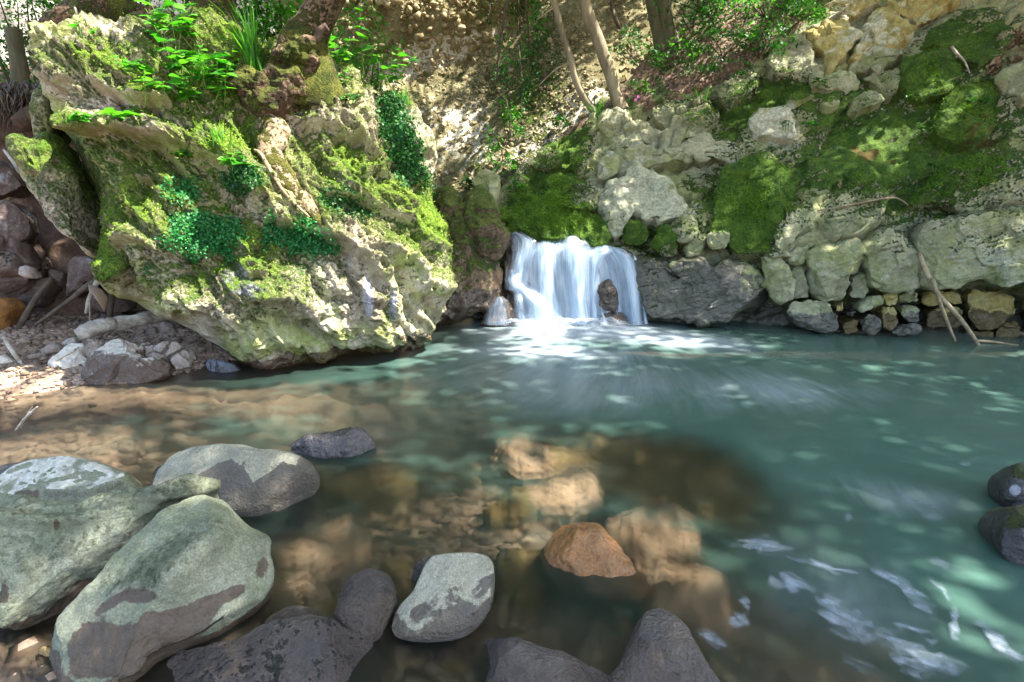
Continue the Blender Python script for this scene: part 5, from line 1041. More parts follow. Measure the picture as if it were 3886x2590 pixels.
# churned foam where the water lands
def foam_mat():
    b = NB("foam"); P = b.pos(); de = b.n("Attribute", attribute_name="den").outputs["Fac"]
    st = b.n("UVMap", uv_map="UVMap").outputs[0]
    n1 = b.noise(b.scalevec(st, (2.2, 13, 1)), 1., 8, .66, .6); n2 = b.noise(P, 26, 6, .65, .5)
    n = b.math('ADD', b.math('MULTIPLY', n1, .6), b.math('MULTIPLY', n2, .4))
    al = b.math('MULTIPLY', b.map(b.math('ADD', n, b.math('MULTIPLY', b.math('SUBTRACT', de, .5), .8)), .36, .98, 0., .9, False), b.map(de, 0., .4))
    al = b.math('ADD', b.math('MULTIPLY', al, .42), b.math('MULTIPLY', b.map(de, .05, .95), b.map(n, .36, .66, .0, .42)), clamp=True)
    d = b.n("BsdfDiffuse", {"Color": (.46, .53, .62, 1)}); t = b.n("BsdfTranslucent", {"Color": (.46, .53, .62, 1)})
    m = b.n("MixShader", {0: .3, 1: d.outputs[0], 2: t.outputs[0]})
    o = b.n("MixShader", {0: al, 1: b.n("BsdfTransparent").outputs[0], 2: m.outputs[0]})
    return b.out(o.outputs[0])
M['foam'] = foam_mat()
def raft(name, ol, z=.014, hump=.0, label=None, dens=.8, nth=130, ns=44, ang=20, hole=None, parent=None, uvs=3.0, kind=None):
    ol = np.array(ol, float); ol = ol if parent else ol.mean(0) + (ol - ol.mean(0)) * 1.34
    S = resample(ol, nth, 2); P = plane_pts(S, np.array([0, 0, z]), np.array([0, 0, 1.])); c = P.mean(0)
    s = np.linspace(0, 1, ns); V = c + (P - c)[:, None] * s[None, :, None]
    V[:, :, 2] += hump * (1 - s[None, :] ** 2) ** 1.0
    V = V.reshape(-1, 3)
    w = .010 * fbm(np.stack([V[:, 0] * 2.0 + .6 * V[:, 1], V[:, 1] * 3.2, 0 * V[:, 0]], 1), 4)
    V[:, 2] += w + (hump * .6 * fbm(V * 6, 3))
    sx_ = np.tile(s, nth)
    if not parent: sx_ = np.clip(sx_ + .34 * fbm(V * 16, 4) + .2 * fbm(V * 45, 3), 0, 1)
    de = (np.clip((1 - sx_) / (.45 if parent else .8), 0, 1) ** .8 * dens * (1 if parent else 1.15))
    if hole: de = de * (1 - 1.2 * np.exp(-((np.tile(s, nth)) / hole) ** 2))
    a = R(ang); uv = np.stack([V[:, 0] * math.cos(a) + V[:, 1] * math.sin(a), -V[:, 0] * math.sin(a) + V[:, 1] * math.cos(a)], 1) * uvs
    o = make(name, V, grid_faces(nth, ns, True), M['foam'], parent, {'den': np.clip(de, 0, 1)}, uv, origin=c, kind=kind)
    return tag(o, label, "foam" if label else None)
raft("splash_foam", C7((-60,1105),(60,1075),(200,1075),(300,1060),(420,1050),(560,1060),(700,1070),(830,1085),(980,1085),(1160,1075),(1240,1110),(1150,1150),(950,1190),(700,1200),(400,1180),(240,1160),(100,1120)), z=.02, hump=.07, dens=.8, parent=wf, nth=120, ns=40, ang=0, uvs=2.)
def CF(*p): return [(2800 + .695 * x, 1500 + .695 * y) for x, y in p]
RAFTS = [(CF((-60,830),(0,785),(120,762),(230,800),(330,835),(250,875),(100,872),(0,850)), "long thin foam raft at the upper left end of the drifting foam", .6, -10, None),
 (CF((270,885),(350,872),(430,900),(510,925),(565,980),(690,955),(690,985),(580,1005),(480,960),(350,920)), "narrow curling streak of foam above the oval foam patches", .6, -20, None),
 (CF((155,1000),(180,955),(225,945),(330,978),(390,1030),(415,1080),(300,1085),(190,1045)), "oval bluish white foam patch below the curling streak", .7, -60, None),
 (CF((415,1110),(440,1085),(500,1080),(600,1150),(675,1195),(790,1290),(740,1335),(600,1312),(470,1240)), "largest foam raft, slanting through the lower right of the pool", .75, -45, None),
 (CF((680,925),(760,950),(860,990),(950,1030),(1005,1080),(1075,1180),(1000,1192),(940,1150),(900,1070),(790,1005)), "crescent of bright foam with frothy bubbles under its arc", .8, -40, None),
 (CF((790,1290),(830,1250),(900,1245),(1010,1280),(1095,1300),(1110,1330),(1030,1380),(880,1370),(820,1330)), "ring of foam with dark water in its middle", .95, -20, .45),
 (CF((770,1330),(900,1370),(1050,1395),(1190,1440),(1310,1480),(1200,1502),(1120,1550),(1000,1540),(880,1470)), "bright streaked foam raft just below the foam ring", .85, -18, None),
 (CF((1300,1245),(1350,1235),(1450,1305),(1510,1375),(1570,1430),(1540,1450),(1400,1405),(1370,1330)), "slanting white foam patch close to the right edge", .85, -45, None),
 (CF((1155,1190),(1180,1150),(1205,1175),(1215,1325),(1160,1325)), "small upright streak of foam left of the patch near the right edge", .8, -90, None),
 (CF((-10,1110),(40,1098),(75,1130),(60,1175),(15,1155)), "small foam tuft above the other tuft, left of the oval foam patch", .7, -50, None),
 (CF((-70,1210),(-20,1180),(50,1185),(70,1230),(20,1290),(-50,1270)), "round foam tuft on the sandy shallows left of the largest raft", .65, -70, None),
 (CF((985,880),(1080,895),(1200,935),(1260,965),(1150,975),(1060,930)), "faint foam streak above the crescent, toward the right edge", .5, -20, None),
 (CF((890,570),(1000,560),(1150,575),(1220,605),(1080,635),(960,610)), "faint foam cloud in the green water near the right edge", .38, -10, None),
 (CF((980,655),(1060,635),(1150,650),(1080,705),(1020,700)), "second faint foam cloud just below the first near the right edge", .38, -10, None),
 (CF((1195,380),(1240,345),(1320,338),(1330,360),(1250,388)), "small faint foam fleck in the green water above the faint clouds", .45, -10, None),
 (CF((575,670),(600,640),(630,660),(625,690),(590,695)), "tiny foam fleck alone in the middle of the green water", .55, -40, None),
 ([(1900 + .695 * x, 1500 + .695 * y) for x, y in ((1040,1270),(1060,1245),(1120,1260),(1200,1310),(1255,1370),(1240,1395),(1180,1390),(1100,1340))], "oval foam slick beside the pointed speckled rock", .6, -40, None),
 (CF((560,1440),(640,1410),(740,1470),(800,1530),(700,1540),(620,1500)), "faint foam patch over the sandy bottom at the lower edge", .42, -40, None),
 (CF((1030,985),(1060,1000),(1130,1050),(1175,1130),(1190,1180),(1165,1160),(1120,1075),(1040,1020)), "thin winding thread of foam above the upright streak", .6, -50, None)]
for ol, lab, de, an, ho in RAFTS: raft("foam_patch", ol, label=lab, dens=de, ang=an, hole=ho)
# ------------------------------------------------------------------ plants
from mathutils.bvhtree import BVHTree
def bvh(ob):
    me = ob.data; v = np.zeros(len(me.vertices) * 3, np.float32); me.vertices.foreach_get("co", v)
    v = v.reshape(-1, 3)
    off = np.array(ob.location) + (np.array(ob.parent.location) if ob.parent else 0)
    return BVHTree.FromPolygons([tuple(p) for p in (v + off).tolist()], [tuple(p.vertices) for p in me.polygons])
BV_B = bvh(bface); BV_C = bvh([c for c in cliff.children if c.name.startswith("rock_face")][0]); BV_K = bvh(bcliff); BV_L = bvh(bpy.data.objects["left_bank"])
def hit(px, py, *trees, default=7.):
    d = ray((px, py))[0]; best = None
    for t in trees or (BV_B, BV_C, BV_K, BV_L):
        loc, no, i, ds = t.ray_cast(Vector(CAMP), Vector(d))
        if loc is not None and (best is None or ds < best[2]): best = (np.array(loc), np.array(no), ds)
    if best is None: return CAMP + d * (default / d[1]), np.array([0, -.5, .8])
    n = best[1]
    if n @ d > 0: n = -n
    return best[0], n
def leaf_geo(L=1., W=.45, shape='oval', droop=.25, fold=.18):
    """one leaf along +Y, lit face +Z, with a midrib fold"""
    if shape == 'palm':
        V = [(0, 0, 0)]; 
        for k, (a, r) in enumerate([(-150, .35), (-105, .62), (-70, .42), (-48, .85), (-22, .55), (0, 1.), (22, .55), (48, .85), (70, .42), (105, .62), (150, .35)]):
            V.append((math.sin(R(a)) * r * L * .62, L * .28 + math.cos(R(a)) * r * L * .62, -droop * L * r * r * .5))
        V.append((0, L * .28, .02 * L))
        n = 11
        return np.array(V), [(12, k + 1, k) for k in range(1, n)] + [(12, 1, 0), (12, 0, n)]
    ts = [0, .18, .42, .7, 1.]; ws = {'oval': [.02, .36, .5, .34, 0], 'long': [.02, .3, .42, .3, 0], 'heart': [.12, .55, .5, .28, 0]}[shape]
    V = []
    for t, w in zip(ts, ws):
        z = -droop * L * t * t
        V += [(-w * W, t * L, z + fold * w * W), (0, t * L, z), (w * W, t * L, z + fold * w * W)]
    F = []
    for k in range(4):
        a = 3 * k
        F += [(a, a + 1, a + 4, a + 3), (a + 1, a + 2, a + 5, a + 4)]
    return np.array(V), F
LEAFMESH = {}
def leaf_mesh(shape, mat, W, droop):
    k = (shape, mat, W, droop)
    if k not in LEAFMESH:
        V, F = leaf_geo(1., W, shape, droop); me = bpy.data.meshes.new("leaf"); me.from_pydata(V.tolist(), [], F); me.materials.append(M[mat])
        me.polygons.foreach_set("use_smooth", np.ones(len(F), bool)); LEAFMESH[k] = me
    return LEAFMESH[k]
def add_leaf(parent, pos, direc, up, size, shape='oval', mat='leaf', W=.9, droop=.25):
    o = bpy.data.objects.new("leaf", leaf_mesh(shape, mat, W, droop)); COL.objects.link(o)
    y = nrm(direc); x = np.cross(y, up); x = x / (np.linalg.norm(x) + 1e-9); z = np.cross(x, y)
    m = Matrix(((x[0], y[0], z[0], 0), (x[1], y[1], z[1], 0), (x[2], y[2], z[2], 0), (0, 0, 0, 1)))
    o.parent = parent; lp = np.array(pos) - np.array(parent.location)
    o.matrix_basis = Matrix.Translation(Vector(lp)) @ m @ Matrix.Diagonal((size, size, size, 1))
    return o
pr = np.random.default_rng(21)
def herb(name, label, base, h, nst, size, shape='oval', mat='leaf', spread=.35, lean=(0, -.2, 0), per=6, W=.9, cat="plant", rad=.004, droop=.25, group=None, whorl=False):
    if name in ('broad_leaved_herb', 'leafy_herb'): h, size, nst = h * 1.3, size * 1.15, nst + 1
    t = empty(name, base, label, cat, group)
    base = np.array(base)
    for s in range(nst):
        d = nrm(np.array([pr.normal(0, spread), pr.normal(0, spread), 1.]) + np.array(lean)); hh = h * pr.uniform(.6, 1.1)
        b0 = base + np.array([pr.normal(0, .03), pr.normal(0, .03), 0]); tip = b0 + d * hh + np.array([0, 0, -.12 * hh * spread])
        pts = spline(np.array([b0 - d * .03, (b0 + tip) / 2 + np.array([0, 0, .06 * hh]), tip]), 9)
        v, f = tube_arrays(pts, np.linspace(rad, rad * .4, 9), 5); make("stem", v, f, M['stem'], t, origin=base)
        for k in range(per):
            fr = 1. if whorl else (.35 + .65 * (k + .5) / per); p = pts[min(8, int(fr * 8))]
            a = 2.4 * k + pr.uniform(-.4, .4) + s
            dd = np.array([math.cos(a), math.sin(a) * .8 - .25, pr.uniform(-.1, .45)]); upv = np.array([pr.normal(0, .3), -.25 + pr.normal(0, .3), 1.])
            add_leaf(t, p, dd, upv, size * pr.uniform(.6, 1.15) * (1 - .3 * (fr > .9) * (not whorl)), shape, mat, W, droop)
    return t
def at(x, y, *tr): return hit(x * DK, y * DK, *tr)[0]
herb("broad_leaved_herb", "tall bright herb with lobed leaves on top of the boulder, left of the grass tuft", at(395, 118, BV_B), .34, 3, .13, 'palm', spread=.3, per=5, droop=.3)
herb("broad_leaved_herb", "lobed-leaf seedling above the tallest herb, at the top edge of the boulder", at(372, 80, BV_B), .18, 3, .11, 'palm', spread=.4, per=3)
herb("broad_leaved_herb", "lobed-leaf herb spreading left of the mossy tree base, high on the boulder", at(455, 105, BV_B), .26, 3, .11, 'palm', spread=.5, per=4)
herb("leafy_herb", "dense clump of pointed leaves in the middle of the boulder's top ledge", at(400, 185, BV_B), .26, 5, .09, 'long', spread=.5, per=7, W=.8)
herb("leafy_herb", "pointed-leaf herb leaning out below the grass tuft", at(465, 215, BV_B), .24, 4, .10, 'long', spread=.5, per=7, W=.7)
herb("leafy_herb", "leafy herb hanging in front of the boulder's dark cleft", at(440, 255, BV_B), .22, 4, .08, 'oval', spread=.6, per=7)
herb("leafy_herb", "low green herb beside the tree's mossy foot", at(520, 190, BV_B), .2, 4, .085, 'oval', spread=.5, per=6)
herb("leafy_herb", "small herb among the shadows left of the dense clump", at(330, 190, BV_B), .16, 4, .07, 'oval', spread=.6, per=5)
herb("leafy_herb", "herb with narrow leaves lowest on the boulder's ledge, over the hollow", at(360, 240, BV_B), .16, 4, .075, 'long', spread=.6, per=6, W=.7)
herb("leafy_herb", "yellow-green herb at the right end of the boulder's ledge", at(500, 240, BV_B), .22, 4, .08, 'long', spread=.5, per=7, W=.7)
herb("broad_leaf_tuft", "rosette of broad bright leaves on the boulder's left ledge", at(268, 272, BV_B), .07, 5, .14, 'long', spread=.9, per=3, W=.75)
herb("creeping_plant", "small-leaved creeper hanging at the left corner of the boulder's ledge", at(185, 285, BV_B), .10, 7, .055, 'heart', spread=1.0, per=6, W=1., lean=(0, -.6, -.4))
herb("seedling", "tiny lobed seedling by the white broken stalk at the top left", at(190, 82, BV_B), .09, 3, .06, 'palm', spread=.5, per=3)
herb("leafy_herb", "glossy green plant rooted in the face of the boulder, beside the pale root", at(535, 385, BV_B), .10, 5, .085, 'long', spread=.8, per=4, W=.7, lean=(0, -.5, 0))
herb("leafy_herb", "tiny bright plant in the middle of the boulder's face", at(418, 362, BV_B), .05, 4, .055, 'oval', spread=.9, per=4, lean=(0, -.5, 0))
herb("leafy_herb", "small green sprig at the dark cleft right of the root", at(790, 210, BV_B), .14, 3, .06, 'oval', spread=.5, per=6)
herb("creeping_plant", "small dark sprig drooping in the crack right of the leaning tree", at(800, 235, BV_B), .10, 4, .05, 'heart', spread=.9, per=5, W=1., lean=(0, -.6, -.5), mat='ivy')
herb("tall_seedling", "tall thin-stemmed seedling with paired leaves right of the leaning tree", at(832, 190, BV_B), .58, 1, .10, 'heart', spread=.04, per=8, W=1., lean=(0, 0, 0), rad=.006)
herb("leafy_herb", "airy sprig of round leaves on the boulder's right shoulder", at(900, 225, BV_B), .36, 3, .07, 'heart', spread=.3, per=7, W=1.)
herb("leafy_herb", "bushy sprig right behind the leaning tree's foot", at(775, 165, BV_B), .30, 5, .07, 'heart', spread=.5, per=8, W=1.)
def grass(name, label, base, h, n, mat='grassblade', spread=.5, wd=.008, group=None):
    V = []; F = []
    for k in range(n):
        a = pr.uniform(0, 6.28); b0 = np.array(base) + np.array([pr.normal(0, .03), pr.normal(0, .03), -.02]); r = abs(pr.normal(0, spread)); hh = h * pr.uniform(.5, 1.1)
        o = np.array([math.cos(a), math.sin(a), 0]); sd = np.array([-o[1], o[0], 0]) * wd
        i = len(V) * 7
        pts = [b0 + o * r * hh * t * t * 1.3 + np.array([0, 0, hh * (t - .45 * r * t ** 3)]) for t in (0, .35, .7, 1.)]
        q = []
        for j, p in enumerate(pts[:3]): w = sd * (1 - .25 * j); q += [p - w, p + w]
        q.append(pts[3]); V.append(q); F += [(i, i + 1, i + 3, i + 2), (i + 2, i + 3, i + 5, i + 4), (i + 4, i + 5, i + 6)]
    me = bpy.data.meshes.new("blades"); VV = np.array(V).reshape(-1, 3)
    t = make(name, VV, F, M[mat], None, {'rnd': np.repeat(pr.random(n), 7)}, origin=np.array(base))
    return tag(t, label, "grass tuft", group)
grass("grass_tuft", "tall tuft of bright grass on the boulder, left of the leaning tree", at(585, 165, BV_B), .55, 60, spread=.45)
grass("grass_tuft", "low grass tuft hanging over the boulder's ledge beneath the herbs", at(470, 180, BV_B), .22, 40, spread=.6, wd=.005)
grass("grass_tuft", "grass tuft on the boulder's right shoulder behind the tall seedling", at(870, 205, BV_B), .24, 40, spread=.5, wd=.005)
grass("grass_tuft", "thin grass on the farthest right shoulder of the boulder", at(930, 235, BV_B), .2, 30, spread=.6, wd=.004)
grass("grass_tuft", "small tuft of grass at the foot of the thicker pale sapling", at(1372, 268, BV_C), .3, 36, spread=.6, wd=.006)
grass("grass_tuft", "thin tuft of grass on the rocky slope right of the saplings", at(1605, 248, BV_C), .3, 30, spread=.5, wd=.006)
grass("grass_tuft", "wispy grass low on the boulder beside the glossy plant", at(505, 330, BV_B), .18, 26, spread=.6, wd=.004)

def leaf_cloud(C, size, nbias=None, aspect=.55, seed=0, flat=.5):
    """many small folded leaves; returns vertices, faces and a per-vertex random"""
    g = np.random.default_rng(seed); n = len(C)
    d = g.normal(0, 1, (n, 3)); d /= np.linalg.norm(d, axis=1)[:, None]
    up = g.normal(0, flat, (n, 3)) + (np.array([0, -.2, 1.]) if nbias is None else nbias)
    x = np.cross(d, up); x /= np.linalg.norm(x, axis=1)[:, None] + 1e-9; z = np.cross(x, d)
    s = (size * g.uniform(.6, 1.25, n))[:, None]
    b = C - d * s * .5; tp = C + d * s * .5 - z * s * .12
    l = C - x * s * aspect * .5 + z * s * .08; r = C + x * s * aspect * .5 + z * s * .08
    V = np.stack([b, r, tp, l], 1).reshape(-1, 3); i = np.arange(n)[:, None] * 4
    F = np.vstack([i + np.array([0, 1, 2]), i + np.array([0, 2, 3])])
    return V, F, np.repeat(g.random(n), 4)
def foliage(name, C, size, mat, parent=None, seed=0, nbias=None, aspect=.55, flat=.5, kind="stuff"):
    V, F, r = leaf_cloud(C, size, nbias, aspect, seed, flat)
    return make(name, V, F, M[mat], parent, {'rnd': r}, origin=np.array(parent.location) if parent else C.mean(0), smooth=False, kind=kind)
def clumps(c, rad, n, ncl, g, cr=.35):
    cc = g.normal(0, 1, (ncl, 3)); cc /= np.linalg.norm(cc, axis=1)[:, None]; cc = cc * g.uniform(.25, 1, (ncl, 1)) ** .5
    P = cc[g.integers(0, ncl, n)] + g.normal(0, cr * .5, (n, 3))
    return np.array(c) + P * np.array(rad)
# ivy on the boulder where its second growth is strongest
def scatter_on(ob, maskfn, n, lift, g):
    me = ob.data; v = np.zeros(len(me.vertices) * 3, np.float32); me.vertices.foreach_get("co", v); v = v.reshape(-1, 3) + np.array(ob.location) + np.array(ob.parent.location)
    nn = np.zeros(len(v) * 3, np.float32); me.vertices.foreach_get("normal", nn); nn = nn.reshape(-1, 3)
    w = maskfn(proj(v), v, nn); w = w * (((CAMP - v) * nn).sum(1) > -.2)
    i = g.choice(len(v), n, p=w / w.sum())
    return v[i] + nn[i] * g.uniform(.2, 1., (n, 1)) * lift + g.normal(0, .012, (n, 3)), nn[i]
def E_(S, x, y, rx, ry, r=0): return sstep(.32, .55, ell(S, (x * DK, y * DK), rx * DK, ry * DK, r) + .35 * perlin(np.stack([S[:, 0] / 70, S[:, 1] / 70, 0 * S[:, 0]], 1)))
M['emerald'] = leaf_mat("emerald_leaf", (.015, .13, .03), (.06, .30, .09), .35, .5)
for nm, lab, fn, n, sz in [
    ("ivy_patch", "dark glossy ivy running down the groove at the boulder's right shoulder", lambda S, V, N: E_(S, 925, 330, 40, 130, -18) + E_(S, 900, 230, 18, 50, -10), 3200, .027),
    ("ivy_patch", "emerald carpet of tiny leaves on the boulder's left cheek", lambda S, V, N: E_(S, 470, 540, 100, 56) + .5 * E_(S, 420, 440, 50, 30), 3400, .020),
    ("ivy_patch", "emerald carpet of tiny leaves lit by the sun in the middle of the boulder", lambda S, V, N: E_(S, 690, 545, 110, 40, 8), 2400, .020),
    ("ivy_patch", "dark leafy patch under the root ridge of the boulder", lambda S, V, N: E_(S, 800, 465, 80, 32, 12) + E_(S, 560, 410, 46, 34), 2200, .024)]:
    C, nn = scatter_on(bface, fn, n, .03, pr)
    tag(foliage(nm, C, sz, 'ivy' if sz != .020 else 'emerald', None, n, nn, .8, .35, kind=None), lab, "ivy")
# moss cushions: short upright tufts where the moss is thick
def moss_tufts(ob, n, fn, size, mat, name):
    C, nn = scatter_on(ob, fn, n, .012, pr)
    V, F, r = leaf_cloud(C, size, nn, .5, n, .8)
    return make(name, V, F, M[mat], None, {'rnd': r}, smooth=False, kind="stuff")
M['mossleaf'] = leaf_mat("moss_tuft", (.14, .25, .02), (.30, .40, .05), .3, .9)
M['mossleafdark'] = leaf_mat("dark_moss_tuft", (.07, .16, .01), (.16, .28, .025), .3, .9)
moss_tufts(bface, 7000, lambda S, V, N: np.clip(boulder_mk(S, V, N)[:, 0] - .42, 0, 1) ** 1.2, .016, 'mossleaf', "moss_fuzz")
def moss_over(obs, n, fn, size, mat, name):
    vv = []; nv = []
    for o in obs:
        q = np.zeros(len(o.data.vertices) * 3, np.float32); o.data.vertices.foreach_get("co", q); vv.append(q.reshape(-1, 3) + np.array(o.location) + np.array(o.parent.location))
        q = np.zeros(len(o.data.vertices) * 3, np.float32); o.data.vertices.foreach_get("normal", q); nv.append(q.reshape(-1, 3))
    v = np.vstack(vv); nn = np.vstack(nv); w = fn(proj(v), v, nn) * (((CAMP - v) * nn).sum(1) > -.1)
    i = pr.choice(len(v), n, p=w / w.sum()); C = v[i] + nn[i] * pr.uniform(.0, 1., (n, 1)) * .012 + pr.normal(0, .012, (n, 3))
    V, F, r = leaf_cloud(C, size, nn[i], .5, n, .8)
    make(name, V, F, M[mat], None, {'rnd': r}, smooth=False, kind="stuff")
moss_over(lt.children[1:3], 5000, lambda S, V, N: .3 + np.clip(N[:, 2], 0, 1), .018, 'mossleaf', "moss_fuzz") if False else None
moss_over([c for c in cliff.children if 'yellow' not in c.name], 42000, lambda S, V, N: np.clip(cliff_mk(S, V, N)[:, 0] - .55, 0, 1), .017, 'mossleafdark', "moss_fuzz")
# leaning tree, roots and mossy log
def surf_path(pts, tree, lift):
    r = []
    for x, y in pts:
        p, n = hit(x * DK, y * DK, tree); r.append((p + nrm(CAMP - p) * lift)[1])
    r = np.array(r)
    r = np.min([np.r_[r[:1], r[:-1]], r, np.r_[r[1:], r[-1:]]], axis=0)
    for _ in range(3): r = np.convolve(np.r_[r[0], r, r[-1]], [.25, .5, .25], 'valid')
    return np.array([PY(x * DK, y * DK, Y) for (x, y), Y in zip(pts, r)])
mm_ = lambda V, m: mkc(V, m)
def tube_mk(name, P, rad, mat, parent, m, n=60, seg=20, rough=.3, flat=1.):
    rad = np.interp(np.linspace(0, 1, n), np.linspace(0, 1, len(rad)), rad); V, F = tube_arrays(spline(P, n), rad, seg, rough, flat)
    return make(name, V, F, M[mat], parent, {'mk': mkc(V, m(V) if callable(m) else m)}, origin=np.array(parent.location))
tb = at(690, 150, BV_B); lt = empty("leaning_tree", tb, "mossy tree leaning right from the top of the boulder, roots gripping the rock", "tree")
tp = [tb + (0, .15, -.25), tb + (.02, .1, .12)] + [PY(x * DK, y * DK, tb[1] + dy) for x, y, dy in ((722, 60, .1), (745, 10, .05), (775, -60, 0), (830, -200, -.1), (900, -420, -.2), (940, -760, -.3))]
tube_mk("trunk", np.array(tp), [.30, .20, .145, .13, .125, .12, .11, .09], 'mossbark', lt, lambda V: .75 - .55 * sstep(tb[2] + .1, tb[2] + .55, V[:, 2]) + .2 * fbm(V * 4, 3), 90, 30, .22)
inflate("root_flare", D((628,110),(650,92),(690,88),(728,120),(742,160),(738,200),(700,195),(650,160),(630,140)), PY(690 * DK, 150 * DK, tb[1] - .02), (.3, -1, .4), .16, .3, M['mossbark'], nth=110, nph=80, amp=.10, freq=5, seed=300, mk=lambda S, V, N: mkc(V, .6 + .5 * fbm(V * 5, 3)), parent=lt)
inflate("root_flare", D((530,200),(560,160),(620,145),(680,160),(720,195),(715,225),(680,240),(640,262),(600,255),(550,245)), PY(630 * DK, 205 * DK, tb[1] - .12), (.3, -1, .3), .18, .3, M['mossbark'], nth=130, nph=90, amp=.12, freq=4, seed=301, mk=lambda S, V, N: mkc(V, .45 + .35 * N[:, 2] + .4 * fbm(V * 5, 3)), parent=lt)
tube_mk("root", surf_path(((622,278),(634,300),(628,322),(616,345),(626,372),(655,412),(690,458),(718,492),(742,522)), BV_B, -.03), [.07,.095,.085,.085,.085,.08,.07,.05,.02], 'rootbark', lt, lambda V: .44 + .35 * fbm(V * 4, 3), 110, 22, .3)
tube_mk("root", surf_path(((585,345),(600,355),(625,400),(655,445),(690,480),(712,500)), BV_B, .01), [.008,.014,.014,.012,.010,.005], 'rootbark', lt, .3, 60, 10, .3)
tube_mk("branch_stub", np.array([PY(x * DK, y * DK, tb[1] - .1) for x, y in ((752,62),(735,72),(725,92),(700,98),(676,92),(668,80))]), [.03,.028,.026,.018,.012,.006], 'bark', lt, 0, 30, 8, .3) if False else tube("branch_stub", np.array([PY(x * DK, y * DK, tb[1] - .12) for x, y in ((752,62),(735,72),(725,92),(700,98),(676,92),(668,80))]), [.03,.028,.026,.018,.012,.006], M['bark'], lt, 8, .3, n=30, origin=tb)
ml = empty("mossy_log", PY(250 * DK, 60 * DK, 4.75), "thick mossy log arching along the top left of the boulder", "log")
tube_mk("log", np.array([PY(x * DK, y * DK, Y) for x, y, Y in ((100,165,4.62),(105,110,4.6),(130,65,4.62),(180,40,4.7),(250,28,4.8),(330,50,4.9),(420,70,5.0),(520,90,5.15))]), [.06,.10,.11,.12,.13,.12,.10,.08], 'mossbark', ml, lambda V: .45 + .3 * fbm(V * 4, 3), 90, 24, .3)
t2 = PY(500 * DK, 120 * DK, 5.35); st = empty("mossy_tree", t2, "thick mossy tree foot standing behind the grass tuft on the boulder", "tree")
tube_mk("trunk", np.array([PY(x * DK, y * DK, Y) for x, y, Y in ((560,190,5.2),(525,120,5.3),(500,50,5.4),(490,-20,5.45),(480,-200,5.5),(470,-600,5.6))]), [.34,.26,.2,.18,.17,.13], 'mossbark', st, lambda V: .5 + .3 * fbm(V * 3, 3), 80, 28, .3)

# saplings and trunks on the right slope
def P3c(*q): return np.array([PY(x * DK, y * DK, Y) for x, y, Y in q])
TREES = {}
def sapling(name, label, pts, rad, mat):
    P = P3c(*pts); t = empty(name, P[0], label, "tree"); tube("trunk", P, rad, M[mat], t, 12, .12, n=70); return t, P
b1 = at(1392, 285, BV_C)[1]; b2 = at(1425, 248, BV_C)[1]
TREES['a'] = sapling("slender_sapling", "thinner of the two pale bent saplings above the waterfall", ((1393,292,b1),(1380,270,b1),(1348,235,b1),(1325,190,b1),(1312,140,b1),(1296,90,b1),(1280,30,b1),(1268,-20,b1),(1262,-150,b1),(1280,-500,b1-.3)), [.05,.05,.045,.042,.04,.038,.036,.034,.03,.02], 'paletrunk')
TREES['b'] = sapling("pale_sapling", "thicker pale bent sapling rising left across the gravel cliff", ((1428,254,b2),(1418,225,b2),(1405,180,b2),(1388,130,b2),(1370,80,b2),(1352,35,b2),(1338,-20,b2),(1320,-160,b2),(1330,-520,b2-.3)), [.09,.075,.072,.072,.07,.068,.066,.06,.035], 'paletrunk')
b3 = at(1515, 108, BV_C)[1]; b4 = at(1535, 92, BV_C)[1]
TREES['c'] = sapling("dark_tree", "left of the two dark straight trunks on the leafy slope", ((1522,120,b3),(1512,80,b3),(1503,40,b3),(1494,-10,b3),(1480,-120,b3),(1450,-500,b3)), [.10,.075,.07,.068,.062,.04], 'darktrunk')
TREES['d'] = sapling("dark_tree", "right and stouter of the two dark straight trunks on the leafy slope", ((1540,108,b4),(1532,70,b4),(1524,20,b4),(1516,-40,b4),(1505,-160,b4),(1500,-520,b4)), [.14,.105,.10,.095,.085,.05], 'darktrunk')
stick("hanging_branch", "thin dark bare branch hanging in front of the gravel cliff", ((1172,-20,8.0),(1160,30,8.0),(1150,90,8.0),(1144,150,8.0),(1140,185,8.0),(1130,205,8.0)), [.022,.02,.018,.016,.012,.006], 'darktwig', cat="branch", n=40)
stick("bare_vine", "curling bare root on the sunlit gravel between the saplings and dark trunks", ((1405,5,9.0),(1412,40,8.9),(1428,75,8.9),(1420,95,8.9),(1438,130,8.8),(1442,150,8.8)), [.03,.03,.026,.024,.02,.014], 'darktwig', cat="root", n=40)
stick("side_twig", "thin side twig slanting off the thinner sapling", ((1308,145,b1),(1280,158,b1),(1255,180,b1),(1235,200,b1)), [.012,.01,.007,.004], cat="twig")
stick("side_twig", "pale twig crossing above the thinner sapling near the top edge", ((1290,10,b1),(1262,25,b1),(1235,45,b1)), [.010,.009,.006], cat="twig")

